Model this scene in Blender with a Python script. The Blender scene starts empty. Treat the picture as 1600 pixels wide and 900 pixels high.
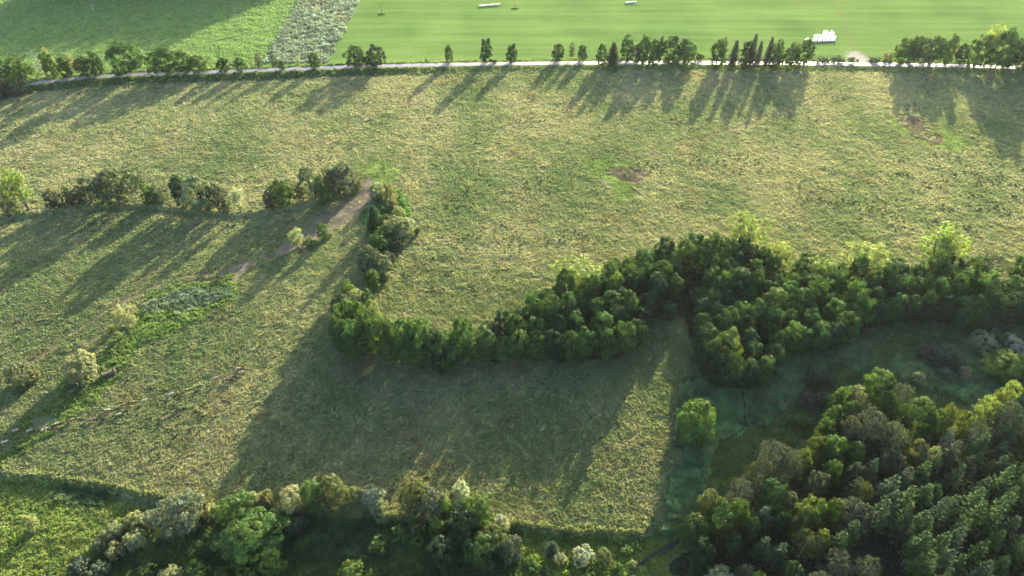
import bpy, bmesh, math, random
import numpy as np
from mathutils import Vector

SC = bpy.context.scene
C = SC.collection
R = math.radians
rng = np.random.default_rng(7)
random.seed(7)

# ------------------------------------------------------------------ camera
H = 165.0
PITCH = R(42.0)
FOC = 1067.0                       # focal length in pixels of a 1600 px wide picture
cam_d = bpy.data.cameras.new('camera')
cam_d.sensor_width = 36.0
cam_d.lens = FOC / 1600.0 * 36.0
cam_d.clip_start = 0.5
cam_d.clip_end = 20000.0
cam = bpy.data.objects.new('camera', cam_d)
C.objects.link(cam)
cam.location = (0, 0, H)
cam.rotation_euler = (math.pi / 2 - PITCH, 0, 0)
SC.camera = cam

# ------------------------------------------------------------------ light
SUN_AZ, SUN_EL = R(22.5), R(12.8)   # azimuth to the right of +Y
W = bpy.data.worlds.new('World')
SC.world = W
W.use_nodes = True
wn = W.node_tree
wn.nodes.clear()
sky = wn.nodes.new('ShaderNodeTexSky')
sky.sky_type = 'NISHITA'
sky.sun_disc = False
sky.sun_elevation = SUN_EL
sky.sun_rotation = SUN_AZ
sky.air_density = 0.8
sky.dust_density = 2.0
sky.ozone_density = 1.5
bgn = wn.nodes.new('ShaderNodeBackground')
bgn.inputs['Strength'].default_value = 0.15
wo = wn.nodes.new('ShaderNodeOutputWorld')
wn.links.new(sky.outputs[0], bgn.inputs[0])
wn.links.new(bgn.outputs[0], wo.inputs[0])
sun_d = bpy.data.lights.new('sun', 'SUN')
sun_d.energy = 5.0
sun_d.angle = R(0.55)
sun_d.color = (1.0, 0.87, 0.66)
sun = bpy.data.objects.new('sun', sun_d)
C.objects.link(sun)
sd = Vector((math.sin(SUN_AZ) * math.cos(SUN_EL), math.cos(SUN_AZ) * math.cos(SUN_EL), math.sin(SUN_EL)))
sun.rotation_euler = (-sd).to_track_quat('-Z', 'Y').to_euler()
sun.location = sd * 600

SC.view_settings.view_transform = 'Standard'
SC.view_settings.look = 'None'
SC.view_settings.gamma = 1.0
SC.view_settings.exposure = 2.25
SC.view_settings.use_curve_mapping = False
cy = SC.cycles
cy.max_bounces = 6
cy.diffuse_bounces = 3
cy.glossy_bounces = 2
cy.transmission_bounces = 4
cy.volume_bounces = 0
cy.caustics_reflective = False
cy.caustics_refractive = False
cy.use_denoising = True
HAZE = 0.000022

# ------------------------------------------------------------------ helpers
CP, SP = math.cos(PITCH), math.sin(PITCH)


def plane(px, py, z=0.0):
    """world x, y seen at a photo pixel on the level z"""
    u = (np.asarray(px, float) - 800) / FOC
    v = (450 - np.asarray(py, float)) / FOC
    t = (H - z) / (SP - v * CP)
    return u * t, (CP + v * SP) * t


def pix(x, y, z):
    dz = z - H
    dep = y * CP - dz * SP
    return 800 + FOC * x / dep, 450 - FOC * (y * SP + dz * CP) / dep


def lattice(ix, iy, seed):
    h = (ix.astype(np.int64) * 374761393 + iy.astype(np.int64) * 668265263 + seed * 974634777) & 0x7fffffff
    h = ((h ^ (h >> 13)) * 1274126177) & 0x7fffffff
    h = h ^ (h >> 16)
    return (h & 0xffffff) / float(0xffffff)


def vnoise(x, y, seed=0):
    x = np.asarray(x, float); y = np.asarray(y, float)
    ix = np.floor(x); iy = np.floor(y)
    fx = x - ix; fy = y - iy
    fx = fx * fx * (3 - 2 * fx); fy = fy * fy * (3 - 2 * fy)
    a = lattice(ix, iy, seed); b = lattice(ix + 1, iy, seed)
    c = lattice(ix, iy + 1, seed); d = lattice(ix + 1, iy + 1, seed)
    return (a + (b - a) * fx) * (1 - fy) + (c + (d - c) * fx) * fy


def fbm(x, y, seed=0, octv=3):
    s = 0; a = 1; t = 0
    for o in range(octv):
        s = s + a * vnoise(x * 2 ** o + 13.7 * o, y * 2 ** o - 7.1 * o, seed + o)
        t += a; a *= 0.5
    return s / t


def sstep(a, b, x):
    t = np.clip((x - a) / (b - a), 0, 1)
    return t * t * (3 - 2 * t)


def inpoly(px, py, poly):
    px = np.asarray(px, float); py = np.asarray(py, float)
    inside = np.zeros(px.shape, bool)
    n = len(poly)
    for i in range(n):
        x0, y0 = poly[i]; x1, y1 = poly[(i + 1) % n]
        if y0 == y1:
            continue
        c = ((y0 > py) != (y1 > py)) & (px < (x1 - x0) * (py - y0) / (y1 - y0) + x0)
        inside ^= c
    return inside


def polydist(px, py, line):
    """distance in photo pixels to a polyline"""
    best = np.full(np.shape(px), 1e9)
    for (x0, y0), (x1, y1) in zip(line[:-1], line[1:]):
        dx, dy = x1 - x0, y1 - y0
        t = np.clip(((px - x0) * dx + (py - y0) * dy) / (dx * dx + dy * dy), 0, 1)
        best = np.minimum(best, np.hypot(px - x0 - t * dx, py - y0 - t * dy))
    return best


# ------------------------------------------------------------------ terrain lines
LANE_PX = [(-200, 162), (0, 146), (60, 133), (140, 124), (220, 119.5), (300, 117.5), (380, 114.5), (460, 111.5), (540, 108), (620, 105.5),
           (700, 103), (800, 101), (900, 100), (1000, 99.5), (1100, 99.5), (1200, 100), (1300, 101), (1400, 102.5), (1500, 104.5),
           (1600, 107), (1800, 111)]
lx, ly = plane(*np.array(LANE_PX).T)
lx = np.concatenate([[-3000], lx, [3000]]); ly = np.concatenate([[ly[0] - 160], ly, [ly[-1] - 90]])
lane_y = lambda x: np.interp(x, lx, ly)
FRONT_PX = [(-60, 745), (0, 738), (60, 742), (140, 752), (220, 770), (320, 785), (420, 792), (560, 802), (700, 811), (800, 817),
            (880, 828), (1000, 832), (1060, 815)]
fx_, fy_ = plane(*np.array(FRONT_PX).T)
front_y = lambda x: np.interp(x, fx_, fy_)
ROW_PX = [(-60, 345), (0, 340), (60, 330), (140, 321), (220, 317), (300, 327), (370, 332), (430, 327), (500, 310), (560, 296), (585, 288)]
rx_, ry_ = plane(*np.array(ROW_PX).T)
row_y = lambda x: np.interp(x, rx_, ry_)


def lane_h(x):
    return 0.55 + 0.75 * sstep(10, -110, x)


def zt(x, y):
    x = np.asarray(x, float); y = np.asarray(y, float)
    z = 0.5 * (fbm(x / 60, y / 60, 91, 2) - 0.5)
    d = y - lane_y(x)
    near = sstep(60, 20, np.abs(d))
    z = z * (1 - near)
    hl = lane_h(x)
    z = z + np.where(d < 0, hl * sstep(-8.0, -3.2, d), hl - (hl - .4) * sstep(3.0, 7.0, d))
    df = y - (front_y(x) + 0.6 * (vnoise(x / 4, y * 0, 5) - .5))
    z = z - 1.5 * sstep(0.3, -2.6, df) * sstep(58, 40, x) * sstep(-60, -20, df)
    dr = y - (row_y(x) + 1.5 * (vnoise(x / 6, y * 0, 8) - .5))
    z = z - 1.1 * sstep(0.2, -3.0, dr) * sstep(-45, -8, dr) * sstep(-62, -70, x)
    return z


def G(px, py):
    z = 0.0
    for _ in range(4):
        x, y = plane(px, py, z)
        z = zt(x, y)
    return float(x), float(y), float(z)


def T(px, py, h):
    """ground point under a top of height h seen at the pixel"""
    z = 0.0
    for _ in range(4):
        x, y = plane(px, py, z + h)
        z = zt(x, y)
    return float(x), float(y), float(z)


def height_at(y, z, top):
    v = (450 - top) / FOC
    t = y / (CP + v * SP)
    return H + (-SP + v * CP) * t - z


def width_at(y, z, wpx):
    return wpx * (y * CP + (H - z) * SP) / FOC


# ------------------------------------------------------------------ object helpers
def link(o, parent=None, kind=None):
    C.objects.link(o)
    if parent is not None:
        o.parent = parent
    if kind:
        o['kind'] = kind
    return o


def tag(o, label=None, cat=None, group=None, kind=None):
    if label: o['label'] = label
    if cat: o['category'] = cat
    if group: o['group'] = group
    if kind: o['kind'] = kind
    return o


def quadmesh(name, V, F, mat, col=None, smooth=False, colname='col'):
    V = np.ascontiguousarray(V, dtype=np.float32); F = np.ascontiguousarray(F, dtype=np.int32)
    me = bpy.data.meshes.new(name)
    k = F.shape[1]
    me.vertices.add(len(V)); me.vertices.foreach_set('co', V.ravel())
    me.loops.add(F.size); me.loops.foreach_set('vertex_index', F.ravel())
    me.polygons.add(len(F))
    me.polygons.foreach_set('loop_start', np.arange(0, F.size, k, dtype=np.int32))
    me.polygons.foreach_set('use_smooth', np.full(len(F), smooth, dtype=bool))
    if mat is not None:
        me.materials.append(mat)
    me.update(calc_edges=True)
    if col is not None:
        a = me.attributes.new(colname, 'FLOAT_COLOR', 'POINT')
        c4 = np.ones((len(V), 4), np.float32); c4[:, :3] = col
        a.data.foreach_set('color', c4.ravel())
    return me


def bm_mesh(name, bm, mats, smooth=True):
    me = bpy.data.meshes.new(name)
    bm.to_mesh(me); bm.free()
    for m in (mats if isinstance(mats, (list, tuple)) else [mats]):
        me.materials.append(m)
    if smooth:
        me.polygons.foreach_set('use_smooth', np.ones(len(me.polygons), bool))
    return me


# ------------------------------------------------------------------ materials
def newmat(name):
    m = bpy.data.materials.new(name)
    m.use_nodes = True
    nt = m.node_tree
    nt.nodes.clear()
    out = nt.nodes.new('ShaderNodeOutputMaterial')
    return m, nt, out


def leafmat(name, transl, tr_tint, gloss, rough=0.45, objcol=True):
    m, nt, out = newmat(name)
    N = nt.nodes.new; L = nt.links.new
    at = N('ShaderNodeAttribute'); at.attribute_name = 'col'
    col = at.outputs['Color']
    if objcol:
        oi = N('ShaderNodeObjectInfo')
        mx = N('ShaderNodeMix'); mx.data_type = 'RGBA'; mx.blend_type = 'MULTIPLY'
        mx.inputs[0].default_value = 1.0
        L(col, mx.inputs[6]); L(oi.outputs['Color'], mx.inputs[7])
        col = mx.outputs[2]
    d = N('ShaderNodeBsdfDiffuse'); L(col, d.inputs[0])
    t = N('ShaderNodeBsdfTranslucent')
    tm = N('ShaderNodeMix'); tm.data_type = 'RGBA'; tm.blend_type = 'MULTIPLY'; tm.inputs[0].default_value = 1.0
    L(col, tm.inputs[6]); tm.inputs[7].default_value = (*tr_tint, 1)
    L(tm.outputs[2], t.inputs[0])
    ms = N('ShaderNodeMixShader'); ms.inputs[0].default_value = transl
    L(d.outputs[0], ms.inputs[1]); L(t.outputs[0], ms.inputs[2])
    g = N('ShaderNodeBsdfGlossy'); g.inputs['Roughness'].default_value = rough
    g.inputs['Color'].default_value = (1, 1, 1, 1)
    m2 = N('ShaderNodeMixShader'); m2.inputs[0].default_value = gloss
    L(ms.outputs[0], m2.inputs[1]); L(g.outputs[0], m2.inputs[2])
    L(m2.outputs[0], out.inputs[0])
    return m


def simple(name, col, rough=0.7, noise=0.0, nscale=2.0, spec=0.3, bump=0.0, objcol=False):
    m, nt, out = newmat(name)
    N = nt.nodes.new; L = nt.links.new
    p = N('ShaderNodeBsdfPrincipled')
    p.inputs['Roughness'].default_value = rough
    p.inputs['Specular IOR Level'].default_value = spec
    tc = N('ShaderNodeTexCoord')
    nz = N('ShaderNodeTexNoise'); nz.inputs['Scale'].default_value = nscale; nz.inputs['Detail'].default_value = 5
    L(tc.outputs['Object'], nz.inputs['Vector'])
    rp = N('ShaderNodeMapRange'); rp.inputs[1].default_value = .25; rp.inputs[2].default_value = .75
    rp.inputs[3].default_value = 1 - noise; rp.inputs[4].default_value = 1 + noise
    L(nz.outputs['Fac'], rp.inputs[0])
    mx = N('ShaderNodeMix'); mx.data_type = 'RGBA'; mx.blend_type = 'MULTIPLY'; mx.inputs[0].default_value = 1.0
    mx.inputs[6].default_value = (*col, 1)
    if objcol:
        oi = N('ShaderNodeObjectInfo'); L(oi.outputs['Color'], mx.inputs[6])
    L(rp.outputs[0], mx.inputs[7])
    L(mx.outputs[2], p.inputs['Base Color'])
    if bump:
        b = N('ShaderNodeBump'); b.inputs['Strength'].default_value = bump; b.inputs['Distance'].default_value = 0.05
        L(nz.outputs['Fac'], b.inputs['Height']); L(b.outputs[0], p.inputs['Normal'])
    L(p.outputs[0], out.inputs[0])
    return m


def groundmat(name, bump_scale, bump_dist):
    m, nt, out = newmat(name)
    N = nt.nodes.new; L = nt.links.new
    at = N('ShaderNodeAttribute'); at.attribute_name = 'col'
    tc = N('ShaderNodeTexCoord')
    n1 = N('ShaderNodeTexNoise'); n1.inputs['Scale'].default_value = bump_scale; n1.inputs['Detail'].default_value = 4
    n1.inputs['Roughness'].default_value = .65
    L(tc.outputs['Object'], n1.inputs['Vector'])
    rp = N('ShaderNodeMapRange'); rp.inputs[1].default_value = .3; rp.inputs[2].default_value = .7
    rp.inputs[3].default_value = .7; rp.inputs[4].default_value = 1.3
    L(n1.outputs['Fac'], rp.inputs[0])
    mx = N('ShaderNodeMix'); mx.data_type = 'RGBA'; mx.blend_type = 'MULTIPLY'; mx.inputs[0].default_value = 1.0
    L(at.outputs['Color'], mx.inputs[6]); L(rp.outputs[0], mx.inputs[7])
    d = N('ShaderNodeBsdfDiffuse'); L(mx.outputs[2], d.inputs[0])
    b = N('ShaderNodeBump'); b.inputs['Strength'].default_value = 0.8; b.inputs['Distance'].default_value = bump_dist
    L(n1.outputs['Fac'], b.inputs['Height']); L(b.outputs[0], d.inputs['Normal'])
    L(d.outputs[0], out.inputs[0])
    return m


M_LEAF = leafmat('broad_leaves', 0.45, (1.25, 1.27, 0.60), 0.012)
M_WILLOW = leafmat('willow_leaves', 0.58, (1.4, 1.4, 0.92), 0.015)
M_NEEDLE = leafmat('needles', 0.3, (1.4, 1.4, 0.5), 0.004)
M_GRASS = leafmat('grass_blades', 0.6, (1.32, 1.32, 0.95), 0.04, 0.55, False)
M_BARK = simple('bark', (0.10, 0.08, 0.065), 0.9, 0.35, 3.0, bump=.6)
M_PALEBARK = simple('pale_bark', (0.34, 0.29, 0.25), 0.85, 0.25, 3.0)
M_GROUND = groundmat('pasture_ground', 2.2, 0.12)
M_HAY = groundmat('mown_field', 3.5, 0.05)

# ------------------------------------------------------------------ ground cover map (albedo and tuft kind from where a point lies)
POLY = dict(
    lush1=[(0, 700), (60, 640), (115, 600), (150, 560), (200, 505), (225, 470), (300, 440), (368, 432), (362, 470), (300, 507), (240, 533), (195, 572), (150, 622), (100, 664), (40, 700), (0, 735)],
    lush2=[(-60, 758), (60, 746), (140, 756), (215, 800), (190, 850), (150, 905), (-60, 950)],
    lush3=[(800, 822), (900, 832), (1000, 836), (1062, 815), (1062, 862), (1010, 880), (990, 930), (820, 930), (795, 860)],
    lush4=[(562, 340), (575, 300), (600, 284), (628, 305), (640, 350), (620, 380), (585, 360)],
    lush5=[(560, 256), (600, 252), (625, 268), (612, 288), (580, 284)],
    lush6=[(905, 246), (958, 248), (985, 260), (992, 312), (968, 318), (940, 280), (912, 262)],
    lush7=[(1392, 188), (1405, 205), (1440, 225), (1505, 240), (1520, 225), (1480, 205), (1450, 200), (1400, 180)],
    lush8=[(990, 905), (1020, 872), (1055, 862), (1060, 905)],
    mud1=[(968, 262), (1004, 260), (1012, 274), (998, 286), (975, 284), (950, 274), (945, 262)],
    mud2=[(1398, 178), (1440, 182), (1452, 205), (1478, 215), (1468, 228), (1430, 214), (1405, 198)],
    mud3=[(1510, 176), (1545, 178), (1540, 185), (1512, 184)],
    mud4=[(345, 441), (350, 420), (420, 396), (480, 354), (530, 319), (565, 298), (572, 276), (588, 282), (585, 318), (560, 336), (520, 364), (450, 393), (400, 416)],
    mud5=[(46, 669), (60, 656), (88, 650), (93, 660), (70, 668)],
    mud6=[(935, 274), (945, 276), (952, 284), (943, 284)],
    mud7=[(0, 640), (30, 608), (60, 590), (50, 612), (20, 648), (0, 670)],
    dryfront=[(545, 566), (700, 572), (860, 562), (960, 560), (1040, 520), (1065, 540), (960, 580), (820, 580), (700, 588), (560, 580)],
    marsh=[(1055, 590), (1090, 585), (1200, 560), (1310, 500), (1720, 492), (1720, 650), (1450, 690), (1250, 680), (1130, 790), (1062, 832), (1000, 844), (1040, 790), (1060, 720)],
    sedge1=[(1108, 745), (1118, 692), (1180, 668), (1262, 640), (1245, 690), (1192, 732), (1130, 775)],
    sedge2=[(1345, 560), (1388, 528), (1525, 512), (1490, 535), (1400, 560)],
    sedge3=[(1255, 598), (1280, 580), (1345, 582), (1300, 604), (1240, 640)],
    sedge4=[(470, 885), (520, 880), (640, 850), (660, 880), (620, 905), (470, 905)],
    reed1=[(1055, 600), (1085, 596), (1120, 612), (1200, 602), (1220, 562), (1310, 545), (1340, 525), (1372, 562), (1350, 580), (1300, 572), (1272, 582), (1250, 612), (1232, 642), (1180, 670), (1112, 692), (1118, 742), (1092, 792), (1066, 830), (1000, 842), (1042, 792), (1062, 720), (1060, 640)],
    reed2=[(1388, 566), (1440, 548), (1560, 522), (1620, 560), (1620, 625), (1540, 648), (1450, 600), (1400, 585)],
    reed3=[(488, 842), (560, 812), (645, 824), (602, 872), (560, 887), (500, 882)],
    reed4=[(222, 474), (262, 458), (300, 450), (358, 443), (354, 463), (292, 486), (240, 492)],
    reed5=[(470, -6), (450, 30), (425, 70), (410, 98), (512, 98), (535, 55), (566, -6)],
    reed6=[(92, 757), (168, 766), (160, 795), (90, 792)],
    reed7=[(566, 345), (578, 312), (606, 292), (600, 322), (580, 345)],
    field_left=[(-500, -20), (470, -6), (450, 30), (425, 70), (410, 105), (300, 112), (100, 122), (-500, 170)],
    forest=[(1080, 830), (1120, 770), (1200, 730), (1260, 700), (1330, 650), (1400, 640), (1540, 690), (1640, 660), (1900, 640), (1900, 1200), (1040, 1200), (1060, 900)],
    wood=[(600, 560), (740, 545), (800, 520), (870, 475), (940, 445), (1030, 415), (1100, 398), (1200, 425), (1330, 440), (1900, 440), (1900, 500), (1500, 505), (1380, 505), (1310, 545), (1205, 555), (1195, 600), (1140, 608), (1095, 590), (1075, 500), (1030, 490), (1000, 540), (950, 562), (800, 562), (690, 568)],
    scrub=[(150, 850), (230, 800), (340, 795), (450, 800), (800, 820), (830, 930), (130, 930)],
)
TRACKS = [([(350, 430), (318, 428), (280, 434), (240, 448), (200, 466), (160, 490), (130, 510), (95, 532), (60, 560), (20, 590)], 2.2),
          ([(346, 436), (300, 440), (250, 460), (205, 486), (120, 546), (100, 560)], 1.4),
          ([(5, 690), (30, 678), (75, 672), (115, 658), (150, 655), (200, 636), (240, 622), (300, 600), (345, 588), (385, 578)], 1.3),
          ([(1340, 110), (1300, 140), (1240, 165), (1180, 190), (1100, 215)], 1.5),
          ([(1342, 96), (1334, 75), (1322, 45), (1308, 10), (1300, -10)], 1.2),
          ([(575, 300), (560, 330), (510, 362), (460, 392)], 2.0)]


def cover(x, y, z):
    """albedo (n,3), tuft height, kind (0 pasture 1 lush 2 reed 3 bare 4 hay 5 forest floor 6 rough field)"""
    n = len(x)
    px, py = pix(x, y, z)
    s = np.clip((H * H + y * y) / (H * H * 2), .6, 3)
    wx = px + (fbm(x / 5, y / 5, 21, 4) - .5) * 34 / s
    wy = py + (fbm(x / 5, y / 5, 41, 4) - .5) * 24 / s
    n1 = fbm(x / 22, y / 30, 3, 3)
    n2 = fbm(x / 3.2, y / 3.2, 4, 3)
    n3 = fbm(x / 70, y / 60, 9, 2)
    n5 = fbm(x / 1.9, y / 1.5, 14, 3)
    straw = np.array([0.236, 0.240, 0.116]); green = np.array([0.108, 0.150, 0.054]); oliv = np.array([0.162, 0.190, 0.080])
    k = np.clip(.56 + 1.5 * (n1 - .5) + 1.3 * (n2 - .5) + 0.9 * (n3 - .5), 0, 1)[:, None]
    # the left of the pasture is greener
    k = k * (1 - .32 * sstep(380, 60, px) * sstep(400, 560, py))[:, None]
    col = np.where(k < .5, green + (oliv - green) * k * 2, oliv + (straw - oliv) * (k * 2 - 1))
    rust = sstep(.62, .8, fbm(x / 9, y / 12, 77, 3))[:, None] * .22
    col = col * (1 - rust) + np.array([0.17, 0.105, 0.055]) * rust
    hgt = .15 + .20 * n2
    kind = np.zeros(n, int)
    d = y - lane_y(x)

    def put(names, c, kd, h, mix=1.0, amp=.35, rag=0.0):
        nonlocal col, hgt, kind
        for nm in names:
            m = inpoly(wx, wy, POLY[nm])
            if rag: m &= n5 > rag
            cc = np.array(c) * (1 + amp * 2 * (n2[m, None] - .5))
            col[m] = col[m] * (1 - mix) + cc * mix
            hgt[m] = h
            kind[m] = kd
    # the fields beyond the lane
    m = d > 0
    st = vnoise(x / 40, y / 1.6, 51); st2 = vnoise(x / 90, y / 4.5, 52)
    hay = np.array([0.103, 0.168, 0.042]) * (0.66 + .26 * st + .28 * st2 + .30 * n1 + .12 * (n5 - .5))[:, None] + np.array([.03, .012, .004]) * (n1[:, None] - .4)
    col[m] = hay[m]; kind[m] = 4; hgt[m] = .08
    m2 = m & inpoly(wx, wy, POLY['field_left'])
    rf = np.array([0.125, 0.20, 0.055]) * (.75 + .5 * n2)[:, None]
    col[m2] = rf[m2]; kind[m2] = 6; hgt[m2] = .35
    put(['lush1'], (0.105, 0.18, 0.036), 1, .5, .7)
    put(['lush2', 'lush3', 'lush8'], (0.175, 0.250, 0.046), 1, .45, .7)
    put(['lush4'], (0.06, 0.14, 0.035), 1, .9)
    put(['lush5', 'lush6', 'lush7'], (0.14, 0.215, 0.045), 0, .18, .7, .6, .33)
    put(['dryfront'], (0.12, 0.105, 0.055), 0, .25, .35)
    put(['scrub'], (0.08, 0.13, 0.04), 1, .7)
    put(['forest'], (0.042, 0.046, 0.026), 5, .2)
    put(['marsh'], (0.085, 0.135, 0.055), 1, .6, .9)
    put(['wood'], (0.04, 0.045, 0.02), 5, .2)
    put(['sedge1', 'sedge2', 'sedge3', 'sedge4'], (0.105, 0.150, 0.048), 1, .5)
    put(['reed3'], (0.085, 0.15, 0.065), 2, 1.0, 1, .5)
    put(['reed1', 'reed2'], (0.150, 0.250, 0.125), 2, 1.1, 1, .4)
    for line in ([(1160, 612), (1163, 640), (1164, 668)], [(1208, 606), (1222, 628), (1236, 646)], [(1130, 690), (1164, 668), (1200, 655)], [(1080, 610), (1090, 660), (1085, 720)]):
        f = polydist(wx * .3 + px * .7, wy * .3 + py * .7, line) < 1.6
        f &= (kind == 2)
        col[f] = (.05, .06, .03); hgt[f] = .3
    put(['reed4'], (0.135, 0.185, 0.115), 2, .55, .9, .6)
    put(['reed5'], (0.150, 0.195, 0.145), 2, .8, .95, .8)
    put(['reed6', 'reed7'], (0.08, 0.155, 0.075), 2, .9, .8)
    put(['mud1', 'mud3'], (0.058, 0.033, 0.032), 3, .12, .8, .9, .36)
    put(['mud2'], (0.075, 0.043, 0.037), 3, .12, .8, .9, .36)
    put(['mud4', 'mud6'], (0.112, 0.088, 0.074), 3, .10, .8, .7, .32)
    put(['mud5'], (0.09, 0.08, 0.06), 3, .12, .6, .5, .36)
    for line, w in TRACKS:
        dd = polydist(wx * .3 + px * .7, wy * .3 + py * .7, line)
        f = sstep(w + 1.4, w * .3, dd)[:, None] * .75 * (n2[:, None] > .36)
        col = col * (1 - f) + np.array([0.165, 0.125, 0.085]) * f
        hgt = np.where(f[:, 0] > .3, .1, hgt)
    # rank grass on the lane banks and along the pasture edge
    v = (np.abs(d) < 5.5 + 7 * n5) & (np.abs(d) > 2.6) & ((d < 0) | (d < 6))
    col[v] = np.array([0.07, 0.115, 0.03]) * (0.7 + .6 * n2[v, None]); kind[v] = 1; hgt[v] = .3 + .45 * sstep(0, -90, x[v])
    vr = v & (x > -60)
    col[vr] = np.array([0.115, 0.155, 0.05]) * (0.7 + .6 * n2[vr, None])
    # trodden gateway opposite the bales
    gx, gy = plane(1340, 92)
    g = sstep(6.5, 2, np.hypot((x - gx) * .8, (y - gy) * .5) + 5 * (n5 - .5))
    g = g * (d > 2)
    col = col * (1 - g[:, None]) + np.array([.34, .30, .25]) * g[:, None]
    kind[g > .4] = 3; hgt[g > .4] = .05
    df = y - front_y(x)
    e = (df > -.5 - n5) & (df < .2 + n5) & (x < 45)
    col[e] = np.array([0.17, 0.20, 0.075]) * (.8 + .4 * n2[e, None]); hgt[e] = .45
    return col, hgt, kind


# ------------------------------------------------------------------ ground sheet
rows = [76 - 16.0]
while rows[-1] < 560:
    yy = rows[-1]
    rows.append(yy + 0.95 * (H * H + yy * yy) / (H * 683.0))
rows = np.array([-6000, -2500, -900, -350, -120, -30, 10, 38, 52] + rows + [600, 660, 760, 900, 1200, 1800, 3000, 5000, 9000, 15000])
NX = 960
s = np.linspace(-1, 1, NX)
s = np.concatenate([[-120, -40, -14, -6, -3.2, -2.0, -1.5, -1.22, -1.1], s, [1.1, 1.22, 1.5, 2.0, 3.2, 6, 14, 40, 120]])
halfw = np.where((rows > 50) & (rows < 570), 0.80 * (rows * CP + H * SP), 0)
halfw = np.maximum(halfw, 125)
halfw[rows > 570] = 0.8 * (570 * CP + H * SP)
X = halfw[:, None] * s[None, :]
Y = np.repeat(rows[:, None], len(s), 1)
xf, yf = X.ravel(), Y.ravel()
zf = zt(xf, yf)
gcol, ghgt, gkind = cover(xf, yf, zf)
dl = np.abs(yf - lane_y(xf))
inner = ((rows > 50) & (rows < 570))[:, None] & (np.abs(s) <= 1)[None, :]
inner = inner.ravel()
amp = np.choose(gkind, [.24, .5, .6, .15, .10, .3, .45]) * inner * sstep(2.6, 5, dl)
amp = amp * np.where((gkind == 0) & (ghgt < .2), .45, 1)
hum = (fbm(xf / 1.7, yf / 1.6, 11, 2) - .5) * 1.2 + (fbm(xf / 6.5, yf / 4.5, 12, 2) - .5) * 1.3
hum4 = (vnoise(xf / 30, yf / 1.8, 13) - .5) * 1.0
hum = np.where(gkind == 4, hum4 * 1.2 + hum * .4, hum)
zf = zf + amp * hum
nr, nc = X.shape
idx = np.arange(nr * nc).reshape(nr, nc)
F = np.stack([idx[:-1, :-1], idx[:-1, 1:], idx[1:, 1:], idx[1:, :-1]], -1).reshape(-1, 4)
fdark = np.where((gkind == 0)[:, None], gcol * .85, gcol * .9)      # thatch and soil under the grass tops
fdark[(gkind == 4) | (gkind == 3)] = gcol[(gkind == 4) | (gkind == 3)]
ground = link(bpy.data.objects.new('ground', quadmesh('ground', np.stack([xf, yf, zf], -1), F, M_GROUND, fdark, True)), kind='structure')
tag(ground, 'rough yellow green pasture ground with tussocks and bare mud patches')
# mown field: its own sheet just above the ground
fk = (gkind[F] == 4).all(1)
fF = F[fk]
used, inv = np.unique(fF, return_inverse=True)
fv = np.stack([xf, yf, zf + .02], -1)[used]
hayf = link(bpy.data.objects.new('hayfield', quadmesh('hayfield', fv, inv.reshape(-1, 4), M_HAY, gcol[used], True)), kind='structure')
tag(hayf, 'bright green mown hayfield beyond the lane')

# ------------------------------------------------------------------ lane
M_ROAD, nt, out = newmat('asphalt')
p = nt.nodes.new('ShaderNodeBsdfPrincipled')
p.inputs['Roughness'].default_value = .5
p.inputs['Specular IOR Level'].default_value = .42
tc = nt.nodes.new('ShaderNodeTexCoord')
nz = nt.nodes.new('ShaderNodeTexNoise'); nz.inputs['Scale'].default_value = .5; nz.inputs['Detail'].default_value = 6
cr = nt.nodes.new('ShaderNodeValToRGB')
cr.color_ramp.elements[0].color = (.13, .12, .125, 1); cr.color_ramp.elements[1].color = (.24, .225, .225, 1)
nt.links.new(tc.outputs['Object'], nz.inputs['Vector']); nt.links.new(nz.outputs['Fac'], cr.inputs[0])
nt.links.new(cr.outputs[0], p.inputs['Base Color']); nt.links.new(p.outputs[0], out.inputs[0])
xs = np.concatenate([np.arange(-900, 900, 3.0)])
yc = lane_y(xs); sl = np.gradient(yc, xs); nn = np.stack([-sl, np.ones_like(sl)], -1) / np.hypot(sl, 1)[:, None]
offs = np.array([-2.3, -2.15, 0, 2.15, 2.3]); zof = np.array([-.12, .05, .10, .05, -.12])
wob = .12 * (vnoise(xs / 5, xs * 0, 66) - .5)
V = np.concatenate([np.stack([xs + nn[:, 0] * (o + np.sign(o) * wob), yc + nn[:, 1] * (o + np.sign(o) * wob), lane_h(xs) + .04 + z], -1) for o, z in zip(offs, zof)])
n_ = len(xs)
i = np.arange(n_ - 1)
F2 = np.concatenate([np.stack([k * n_ + i, k * n_ + i + 1, (k + 1) * n_ + i + 1, (k + 1) * n_ + i], -1) for k in range(4)])
lane = link(bpy.data.objects.new('lane', quadmesh('lane', V, F2, M_ROAD, None, False)), kind='structure')
tag(lane, 'narrow grey asphalt country lane between the pasture and the fields')

# dark ditch water at the near edge
M_WATER = simple('ditch_water', (.010, .014, .010), .35, .2, .5, .15)
sp_ = [(1062, 846), (1040, 858), (1018, 868), (1000, 884), (980, 900)]
pts = [G(*q) for q in sp_]
V = []; 
for k, q in enumerate(pts):
    w = 1.0 + .5 * math.sin(k * 2.1)
    V += [(q[0] - w * .5, q[1] - w, q[2] + .32), (q[0] + w * .5, q[1] + w, q[2] + .32)]
F2 = [[2 * k, 2 * k + 2, 2 * k + 3, 2 * k + 1] for k in range(len(pts) - 1)]
wtr = link(bpy.data.objects.new('water', quadmesh('water', np.array(V), np.array(F2), M_WATER)), kind='structure')
tag(wtr, 'narrow dark ditch water between bright green banks')


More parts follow.
